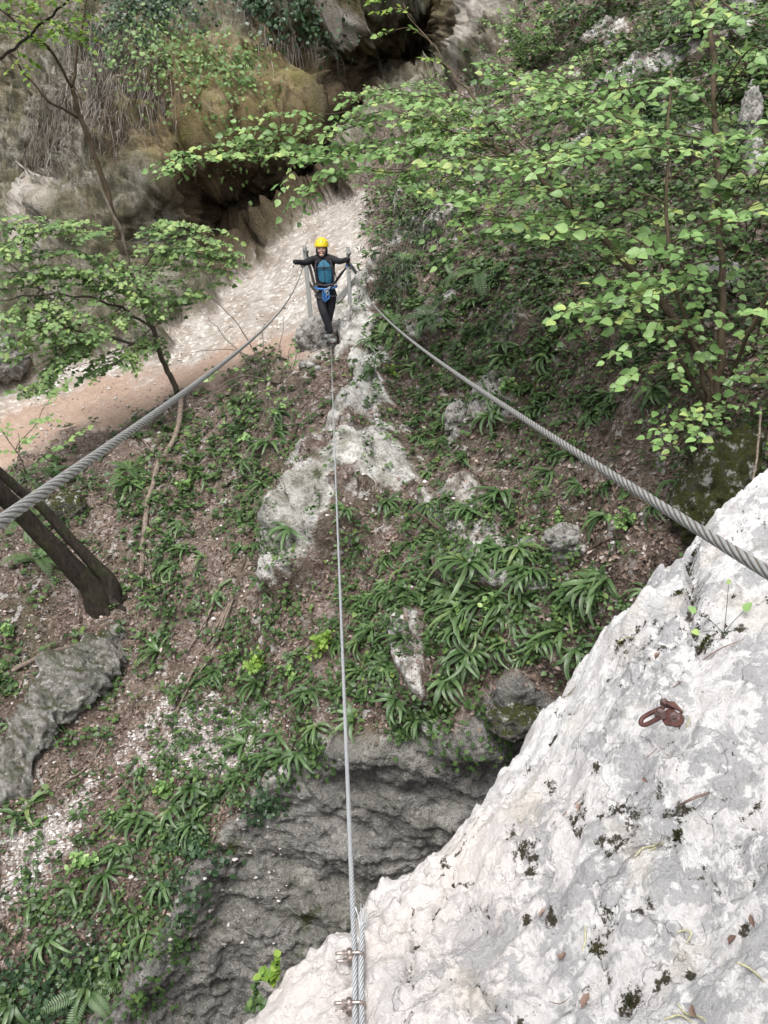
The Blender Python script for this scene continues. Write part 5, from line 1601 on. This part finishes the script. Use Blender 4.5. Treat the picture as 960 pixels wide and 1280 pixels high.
def plant(name, me, u, v, scale, label, cat, group):
    p, n_ = ground(u, v)
    up_ = Vector(unit(n_ * .6 + ZUP * .6))
    o = link_mesh(name, me)
    down = Vector(n_) - up_ * up_.dot(Vector(n_))                     # fronds hang towards the foot of the slope
    down = (down - Vector((0, 0, 1)) * .2 - up_ * up_.dot(Vector((0, 0, -1)) * .2)).normalized()
    yax = up_.cross(down).normalized()
    xax = yax.cross(up_)
    fr_ = Matrix((xax, yax, up_)).transposed().to_4x4()
    o.matrix_world = Matrix.Translation(Vector(p) + up_ * .01) @ fr_ @ Matrix.Rotation(rng.normal(0, .7), 4, 'Z') @ Matrix.Diagonal((scale, scale, scale * rng.uniform(.8, 1.15), 1))
    return tag(o, label, cat, group)
def region_of(u, v):
    if u > 430 and v < 560: return 'strap-leaved fern on the shaded slope above the right hand rope', 'ferns above the right hand rope'
    if u > 620 and v < 700: return 'strap-leaved fern in the litter between hand rope and white ledge', 'ferns by the ledge top'
    if u > 440 and v < 760: return 'glossy strap-leaved fern in the dense patch right of the foot cable', 'ferns in the dense patch'
    if u > 440: return 'strap-leaved fern drooping near the lip of the dark gorge wall', 'ferns along the gorge lip'
    if v < 590: return 'strap-leaved fern on the bank under the footpath edge', 'ferns under the footpath'
    if u < 130 and v < 800: return 'strap-leaved fern around the leaning twin trunks', 'ferns by the leaning trunks'
    if v < 760: return 'strap-leaved fern between the grey fallen branch and the rock rib', 'ferns left of the rock rib'
    if v < 960: return 'strap-leaved fern beside the stick bundle and scree', 'ferns by the stick bundle'
    return 'strap-leaved fern on the lower left slope over the gorge wall', 'ferns on the lower left slope'
FERN = [(610,728,1.2),(540,765,1.0),(575,765,.9),(740,728,1.15),(665,692,.8),(640,700,.9),(520,812,1),(560,848,1.05),(600,790,.8),(472,792,1),(512,742,.9),(450,836,.9),(588,826,.9),(660,722,.9),(700,790,.9),(722,808,.95),(445,742,.8),(562,690,.8),(622,642,.8),(542,640,.8),(690,594,1.05),(756,650,.9),(482,702,.8),(590,742,1),(628,745,.9),(500,770,.8),(545,800,.7),(480,830,.8),(765,720,.9),
 (640,455,1.15),(690,452,1),(575,508,.9),(620,522,.8),(472,440,1),(790,425,.8),(548,415,1.0),(660,462,1.1),(720,500,.7),(520,460,.9),(490,425,1.1),
 (335,560,1.15),(350,522,1),(292,532,.9),(330,602,1),(345,540,1),(310,575,.9),(365,600,.8),(255,592,.8),(210,640,.8),(232,690,.9),(282,662,.8),(270,740,1.1),(255,700,.8),(300,690,.7),(190,800,.95),(202,822,.9),(262,842,1),(248,850,.8),(100,600,.9),(40,600,.9),(75,590,.8),(340,700,.8),(390,682,.9),(160,605,1.1),(175,600,.9),(225,655,.8),
 (40,1010,1.15),(20,1020,1),(172,1018,1.1),(190,1030,.9),(212,1012,.9),(320,852,.9),(350,922,1),(302,930,.9),(132,1092,1),(60,1172,1),(108,1232,.9),(20,1242,.9),(362,940,1),(392,868,.9),(420,800,.8),(330,880,.8),(280,955,.8),(240,985,.8),(90,1110,.9),(40,1130,.8),(150,1060,.8),(490,872,.9),(440,900,.8),(400,905,.8),(180,960,.7),(380,940,.8),(205,1105,.9),(185,1160,.9),(150,1200,.8),(240,1030,.8),(300,975,.8),(335,950,.9),(265,1000,.8),(70,905,.6),(30,935,.7),(105,850,.6),(140,815,.6),(60,870,.5),(15,905,.7)]
for (u, v, s_) in FERN:
    lb, gr_ = region_of(u, v)
    plant('hart_tongue_fern', SF[rng.integers(len(SF))], u + rng.normal(0, 2), v + rng.normal(0, 2), s_ * rng.uniform(.85, 1.1), lb, 'fern', gr_)
FERN2 = inmask(34, (440, 620, 790, 860), lambda u, v: HILL(u, v) * (1 - .6 * maskat('white', u, v)) * np.exp(-(((u - 590) / 120) ** 2 + ((v - 745) / 75) ** 2)))
for (u, v) in FERN2:
    lb, gr_ = region_of(u, v)
    plant('hart_tongue_fern', SF[rng.integers(len(SF))], u, v, rng.uniform(.5, 1.05), lb, 'fern', gr_)
FERN3 = inmask(34, (480, 330, 830, 660), lambda u, v: HILL(u, v) * (1 - .8 * maskat('white', u, v)))
for (u, v) in FERN3:
    lb, gr_ = region_of(u, v)
    plant('hart_tongue_fern', SF[rng.integers(len(SF))], u, v, rng.uniform(.5, .95), lb, 'fern', gr_)
extra = inmask(85, (0, 380, 860, 1260), lambda u, v: green(u, v) * .8)
for (u, v) in extra:
    lb, gr_ = region_of(u, v)
    plant('hart_tongue_fern', SF[rng.integers(len(SF))], u, v, rng.uniform(.45, .85), lb, 'fern', gr_)
for (u, v, s_, lb) in [(605,345,1.5,'large feathery fern drooping on the shaded slope right of the right hand rope'), (545,408,1.1,'pale feathery fern beside the right hand rope'), (490,400,1.2,'feathery fern hanging over the rib below the right post'),
                       (40,655,1.2,'feathery fern behind the leaning twin trunks'), (45,700,1.3,'feathery fern in front of the leaning twin trunks'), (70,600,1.0,'feathery fern above the crossing of hand rope and trunks'), (160,590,1.1,'bright feathery fern left of the grey fallen branch'),
                       (510,330,1.1,'feathery fern above the right post brace'), (700,360,.9,'feathery fern in shade below the hazel sprays'), (110,1240,1.1,'feathery fern at the bottom left edge'),(560,330,1.1,'feathery fern left of the large drooping fern')]:
    plant('feather_fern', FF[rng.integers(len(FF))], u, v, s_, lb, 'fern', None)
# bright young plants
def herb(label, u, v, nst, hgt, leaf, mat='leaf_spring', name='young_plant', shape=OVATE, at=None, tint=(.2, .9)):
    p, n_ = ground(u, v) if at is None else at
    b = Shrub()
    for k in range(nst):
        d = unit(ZUP * .8 + n_ * .5 + rng.normal(0, .45, 3))
        L = hgt * rng.uniform(.6, 1.1)
        c = p + d * L * np.linspace(0, 1, 6)[:, None] - ZUP * .15 * L * np.linspace(0, 1, 6)[:, None] ** 2
        b.wood.tube(c, np.linspace(.004, .002, 6), 4)
        for f in np.linspace(.35, 1, 5):
            pp = p + d * L * f - ZUP * .15 * L * f * f
            for sg in (-1, 1):
                sv = unit(np.cross(d, RGT + rng.normal(0, .6, 3))) * sg
                b.lv.add(pp, sv + d * .3, unit(ZUP + n_ * .4 + rng.normal(0, .25, 3)), leaf * rng.uniform(.7, 1.15) * (1.1 - .3 * f), rng.uniform(*tint))
    r = b.finish(name, label, 'plant', 'leaf_ground', mat, None, 'stems', 'leaves')
    return r
herb('bright yellow-green plant well left of the foot cable, beside the ferns', 330, 832, 8, .28, .075)
herb('bright yellow-green plant touching the foot cable, above the fern slope', 402, 812, 9, .30, .08)
herb('light green plant on the lip of the gorge wall left of the foot cable', 362, 850, 6, .25, .07, 'leaf_hazel')
herb('light green leafy plant among ferns right of the foot cable', 620, 760, 7, .2, .07, 'leaf_hazel')
herb('leafy herb below the dense fern patch', 590, 775, 6, .2, .075, 'leaf_hazel')
herb('bright herb in the litter near the white ledge corner', 790, 660, 7, .25, .06, 'leaf_hazel')
herb('small bright plant hanging on the dark gorge wall', 152, 1192, 5, .25, .08, 'leaf_hazel')
herb('bright plant beside the low mossy ridge', 105, 880, 6, .25, .07, 'leaf_hazel')
herb('light green plant on the lower left slope above the ivy', 110, 1085, 8, .3, .08, 'leaf_hazel')
herb('bright herb on the bank below the footpath edge', 235, 612, 7, .3, .08, 'leaf_hazel')
herb('light green plant by the left edge near the dark boulder', 20, 800, 7, .25, .08, 'leaf_hazel')
herb('leafy plant at the bend of the scree', 205, 1000, 8, .3, .075, 'leaf_hazel')
herb('yellow-green herb beside the white rock rib below the right post', 500, 325 + 155, 5, .2, .06)
herb('light plant in shade right of the tall narrow white rock', 640, 500, 6, .22, .07, 'leaf_hazel')
herb('bright leafy plant at the foot of the hazel', 850, 470, 7, .25, .07, 'leaf_hazel')
herb('leafy herb in front of the white stone', 690, 655, 7, .22, .06, 'leaf_hazel')

# ivy and dark creeping plants
def ivy(label, pts, n, spread, leaf=.07, mat='leaf_ivy', name='ivy', shape=IVY, faces=OV_F, off=.12, cat='ivy'):
    Lv = Leaves()
    w_ = MB()
    for k in range(n):
        u, v = pts[rng.integers(len(pts))] + rng.normal(0, spread, 2)
        p, n_ = ground(u, v)
        nn_ = unit(n_ + ZUP * .35 + rng.normal(0, .35, 3))
        Lv.add(p + n_ * rng.uniform(.01, off), np.cross(nn_, rng.normal(size=3)) - ZUP * .5, nn_, leaf * rng.uniform(.6, 1.3), np.clip(rng.normal(.45, .22), 0, 1))
    o = link_mesh(name, Lv.mesh(name, shape, faces), M[mat])
    return tag(o, label, cat)
A = lambda *q: np.array(q, float)
ivy('ivy hanging on the dark gorge wall below the lower ferns', A((235,1040),(245,1070),(240,1100),(225,1120),(215,1050),(255,1060)), 420, 13, .065)
ivy('ivy carpet in the bottom left corner', A((40,1210),(80,1240),(110,1200),(60,1260),(20,1230)), 700, 26, .06)
ivy('ivy strands over the gorge wall left of the foot cable', A((325,965),(330,990),(318,1010),(345,1000)), 200, 9, .055)
ivy('trailing creepers over the lip of the gorge wall below the dense ferns', A((520,895),(545,900),(575,895),(600,885),(620,880),(500,905)), 420, 11, .06, 'leaf_ground')
ivy('trailing creepers over the gorge lip just left of the foot cable', A((400,930),(380,945),(415,925),(360,960)), 260, 10, .06, 'leaf_ground')
ivy('thin creepers straggling over the left end of the gorge wall', A((190,1130),(205,1170),(165,1215),(130,1255),(225,1150),(180,1240)), 420, 16, .06, 'leaf_ground')
ivy('ivy mass on top of the overhanging cliff at the top edge', A((330,10),(300,0),(350,25),(320,-20),(370,5)), 3600, 19, .115, off=.7)
ivy('ivy on the cliff brow right of the forked sapling', A((205,30),(190,60),(220,45),(170,75),(230,20),(190,35)), 2400, 20, .105, off=.6)
ivy('green creepers draped over the middle of the cliff', A((220,100),(260,120),(200,105),(290,140),(240,95),(180,110)), 1500, 22, .10, 'leaf_far', 'creeper', off=.7, cat='creeper')
ivy('green creepers low on the cliff above the cave mouth', A((270,125),(290,110),(250,150),(300,130)), 500, 16, .10, 'leaf_far', 'creeper', off=.5, cat='creeper')
ivy('dark needle-leaved bush under the right post brace', A((485,345),(495,360),(480,370),(505,350),(490,330)), 1500, 10, .07, 'leaf_dark', 'evergreen_bush', LANCE, LA_F, .35, 'bush')
ivy('dark evergreen bush above the right post, under the hazel arm', A((500,290),(530,300),(515,315),(545,290)), 900, 14, .08, 'leaf_dark', 'evergreen_bush', LANCE, LA_F, .35, 'bush')
ivy('dark ivy patch in the shade behind the thin trunks', A((790,130),(820,150),(840,130),(800,160)), 500, 16, .09)

# dry grass hanging from the cliff brow
def strands(label, pts, n, spread, L, mat='drygrass', name='dry_grass', w_=.009, out=.35):
    V, F, T = [], [], []
    for k in range(n):
        u, v = pts[rng.integers(len(pts))] + rng.normal(0, spread, 2)
        p, n_ = ground(u, v)
        l_ = L * rng.uniform(.4, 1.1)
        d0 = unit(n_ * .8 + rng.normal(0, .8, 3) + ZUP * .3)
        t = np.linspace(0, 1, 6)[:, None]
        c = p + d0 * out * rng.uniform(.5, 2.2) * l_ * t * (1.3 - .6 * t) - ZUP * l_ * rng.uniform(.5, 1) * t ** 1.7 + rng.normal(0, .035, (6, 3)) * l_ * t
        sv = unit(np.cross(d0, ZUP)) * w_ * (1.05 - t)
        o_ = len(V)
        V += list(c + sv) + list(c - sv)
        F += [(o_ + i, o_ + i + 1, o_ + i + 7, o_ + i + 6) for i in range(5)]
        T += [rng.random()] * 12
    o = link_mesh(name, mesh_np(name, V, F, True, dict(tint=T)), M[mat])
    return tag(o, label, 'grass', kind='stuff')
strands('pale dry grass hanging from the cliff brow', A((130,105),(120,130),(160,120),(110,150),(150,160),(90,175),(180,140),(140,90),(200,120),(170,95)), 4200, 20, 1.3)
strands('dry roots and grass hanging below the top edge of the overhang', A((340,50),(330,75),(350,60),(370,40),(310,45)), 500, 10, 1.3)
strands('dry grass tufts on the slope above the posts', A((470,255),(500,275),(520,230),(550,215),(560,270),(480,240),(540,300)), 1300, 16, .8)
strands('dry grass along the lower cliff face', A((80,200),(70,230),(60,270),(100,240),(120,220)), 700, 14, .8)

# ------------------------------------------------------------------ small things lying on the near ledge
M['dry_leaf'] = leaf_mat('brown_dry_leaf', [(0, (.10, .06, .045)), (.5, (.20, .13, .10)), (1, (.36, .27, .22))], .6, .15, .3)
M['catkin'] = plain('yellow_catkin', (.36, .345, .22), .8, var=.5, scale=260, bumpd=.002)
M['twig'] = plain('dry_twig', (.17, .12, .10), .8, var=.35, scale=90)
M['moss_tuft'] = leaf_mat('moss_tuft', [(0, (.02, .022, .010)), (.6, (.06, .062, .022)), (1, (.12, .12, .04))], .8, .1, .2)
def ledge_frame(u, v, ang, lift=.003):
    p, n_ = ledge_at(u, v, lift)
    x = unit(RGT - n_ * (RGT @ n_))
    y = np.cross(n_, x)
    return p, n_, x * math.cos(ang) + y * math.sin(ang)
for (u, v, L, ang, t, lb) in [(826,823,.030,.5,.75,'pink-brown dry leaf on the white ledge above the rusty hanger'), (812,978,.030,-1.2,.6,'brown dry leaf standing on the ledge below the rusty hanger'), (728,1012,.032,1.1,.8,'tan dry leaf beside the dark pits and a thin twig'),
                              (682,1143,.030,.7,.7,'pale brown dry leaf by the mossy crack in the middle of the ledge'), (710,1200,.030,.05,.75,'flat pink-brown dry leaf low on the ledge'), (922,1180,.028,.2,.15,'dark brown dry leaf near the right edge of the ledge'), (735,1250,.04,.9,.4,'large torn dry leaf in the crack near the bottom edge'), (870,1265,.030,1.6,.5,'reddish dry leaf among catkins at the bottom right'), (945,1152,.028,1.4,.1,'dark curled dry leaf upright near the right edge')]:
    p, n_, d = ledge_frame(u, v, ang, .006)
    V, F, T = leaf_geo([p - d * L / 2 + n_ * .004], [d + n_ * rng.normal(.05, .2)], [unit(n_ + rng.normal(0, .5, 3))], L * .82, t, CURL * np.array([1, rng.uniform(.7, 1.1), rng.uniform(1, 2.6)]), CU_F)
    tag(link_mesh('dry_leaf', poly_mesh('dry_leaf', V, F, dict(tint=T)), M['dry_leaf']), lb, 'dry leaf', 'dry leaves on the ledge')
def strewn(name, pts, r, mat, label, cat, group):
    P = [ledge_at(u, v, r * 1.1)[0] for u, v in pts]
    m_ = MB()
    c = spline(P, 30)
    m_.tube(c, np.r_[np.linspace(.6, 1, 8), np.ones(14), np.linspace(1, .4, 8)] * r, 7)
    tag(m_.build(name, M[mat]), label, cat, group)
for pts, lb in [([(794,1072),(803,1062),(818,1058),(829,1052)], 'yellow-green catkin loop below the row of dark pits'), ([(800,1066),(812,1064),(822,1060),(832,1054)], 'second catkin twisted with the loop below the dark pits'),
                ([(728,1190),(732,1175),(731,1158)], 'upright yellow catkin beside the mossy crack'), ([(846,1166),(858,1163),(864,1168),(858,1180)], 'hooked yellow catkin right of the mossy crack'),
                ([(922,1204),(938,1212),(956,1228)], 'long catkin at the right edge, low on the ledge'), ([(848,1256),(858,1268),(876,1272),(884,1278)], 'curled catkin at the bottom right edge'), ([(830,1276),(850,1270),(868,1280)], 'flat catkin at the very bottom edge, right side'),
                ([(853,885),(862,895),(859,907),(857,911)], 'thin yellow catkin curled round the rusty hanger'), ([(696,888),(708,872),(722,858)], 'yellowish catkin strand near the upper edge of the ledge'), ([(770,805),(778,800),(786,797),(796,800)], 'pale catkin strand on the mossy joint near the ledge corner')]:
    strewn('catkin', pts, .0021, 'catkin', lb, 'catkin', 'catkins on the ledge')
for pts, r, lb in [([(692,1030),(712,1012),(730,996)], .0016, 'grey straight twig above the dark pits'), ([(848,1008),(868,998),(892,990)], .003, 'pale yellowish twig on the grey patch right of the hanger'), ([(840,860),(850,854),(860,848)], .0014, 'thin dark twig just above the rusty hanger'),
                   ([(806,950),(815,942),(823,934)], .0012, 'fine reddish twig below the rusty hanger'), ([(686,1252),(700,1255),(712,1248)], .0011, 'fine dark twig low on the ledge'), ([(872,830),(900,812),(930,800)], .0017, 'brown bent twig under the small plant in the joint')]:
    strewn('twig', pts, r, 'twig', lb, 'twig', 'twigs on the ledge')
# moss tufts in joints and pits
TUFT = [(862,752,16,'moss tuft in the upper joint of the ledge near the hand rope'), (880,806,26,'mossy cushion below the small plant in the joint'), (848,742,10,'small moss tuft left of the joint'), (776,806,14,'olive moss on the joint near the ledge corner'), (866,702,12,'dark moss at the head of the joint by the ledge edge'),
        (848,1041,15,'dark moss tuft at the right end of the row of pits'), (656,1080,15,'moss in the pocket left of the dark pits'), (745,1188,16,'olive moss in the long crack low on the ledge'), (718,1046,12,'black moss in the pits left of the row'), (776,1036,15,'black moss in the middle pits of the row'), (787,1252,13,'dark moss by the bottom edge, left of the catkins'), (768,1083,10,'black moss tuft under the row of pits'), (825,1236,10,'small black moss tuft above the bottom edge')]
for (u, v, r, lb) in TUFT[:6] + TUFT[7:8] + TUFT[10:11]:
    Lv = Leaves()
    for k in range(200):
        a_, q_ = rng.uniform(0, 6.28), min(abs(rng.normal(0, .33)), .8)
        p, n_ = ledge_at(u, v) if k == 0 else (p, n_)
        if k == 0: p00 = p; kk = np.linalg.norm(p - CAM) / FPX; x_ = unit(RGT - n_ * (RGT @ n_)); y_ = np.cross(n_, x_)
        wobr = 1 + .5 * math.sin(a_ * 3 + u) + .3 * math.sin(a_ * 5 + v)
        o_ = (x_ * math.cos(a_) + y_ * math.sin(a_)) * q_ * r * kk * .8 * wobr
        i_ = min(max(np.searchsorted(gy, (p00 + o_)[1]), 0), ny - 1); j_ = min(max(np.searchsorted(gx, (p00 + o_)[0]), 0), nx - 1)
        pb = np.array([(p00 + o_)[0], (p00 + o_)[1], VLG[i_, j_, 2]])
        Lv.add(pb, unit(n_ + rng.normal(0, .6, 3)), rng.normal(size=3), rng.uniform(.004, .011), rng.random() * (.55 if 'black' in lb or 'dark' in lb else 1))
    tag(link_mesh('moss_tuft', Lv.mesh('moss_tuft', LANCE * np.array([1, 1.5, 1]), LA_F), M['moss_tuft']), lb, 'moss', 'moss tufts on the ledge')
# little plant rooted in the joint
p, n_ = ledge_at(905, 792)
b = Shrub()
kk = np.linalg.norm(p - CAM) / FPX
for (dx, dy, hh, L, t) in [(-32, -22, .02, .026, .7), (22, -22, .03, .032, .6), (26, -2, .015, .020, .45), (-28, 0, .012, .024, .95), (24, 10, .008, .02, .8), (-30, 26, .006, .03, .4), (4, -50, .05, .015, .9)]:
    q = p + RGT * dx * kk + UPV * (-dy) * kk + n_ * hh * .4
    c = spline([p, (p + q) / 2 + n_ * .008, q], 10)
    b.wood.tube(c, np.linspace(.0011, .0007, 10), 5)
    b.lv.add(q, unit(q - p + rng.normal(0, .004, 3)), unit(n_ + rng.normal(0, .3, 3) - FWD * .5), L, t)
b.finish('young_plant', 'small green plant with few leaves rooted in the ledge joint under the hand rope', 'plant', 'leaf_ground', 'leaf_hazel', None, 'stems', 'leaves')
# leaves showing past the lower edge of the ledge
herb('yellow-green plant peeping over the lower left edge of the ledge', 0, 0, 3, .085, .030, 'leaf_spring', at=(ledge_at(352, 1232, -.01)[0] + np.array([-.03, .02, -.02]), ZUP))
herb('dark green sprig behind the lower left edge of the ledge', 0, 0, 3, .07, .022, 'leaf_ground', at=(ledge_at(330, 1254, -.01)[0] + np.array([-.03, .02, -.02]), ZUP))
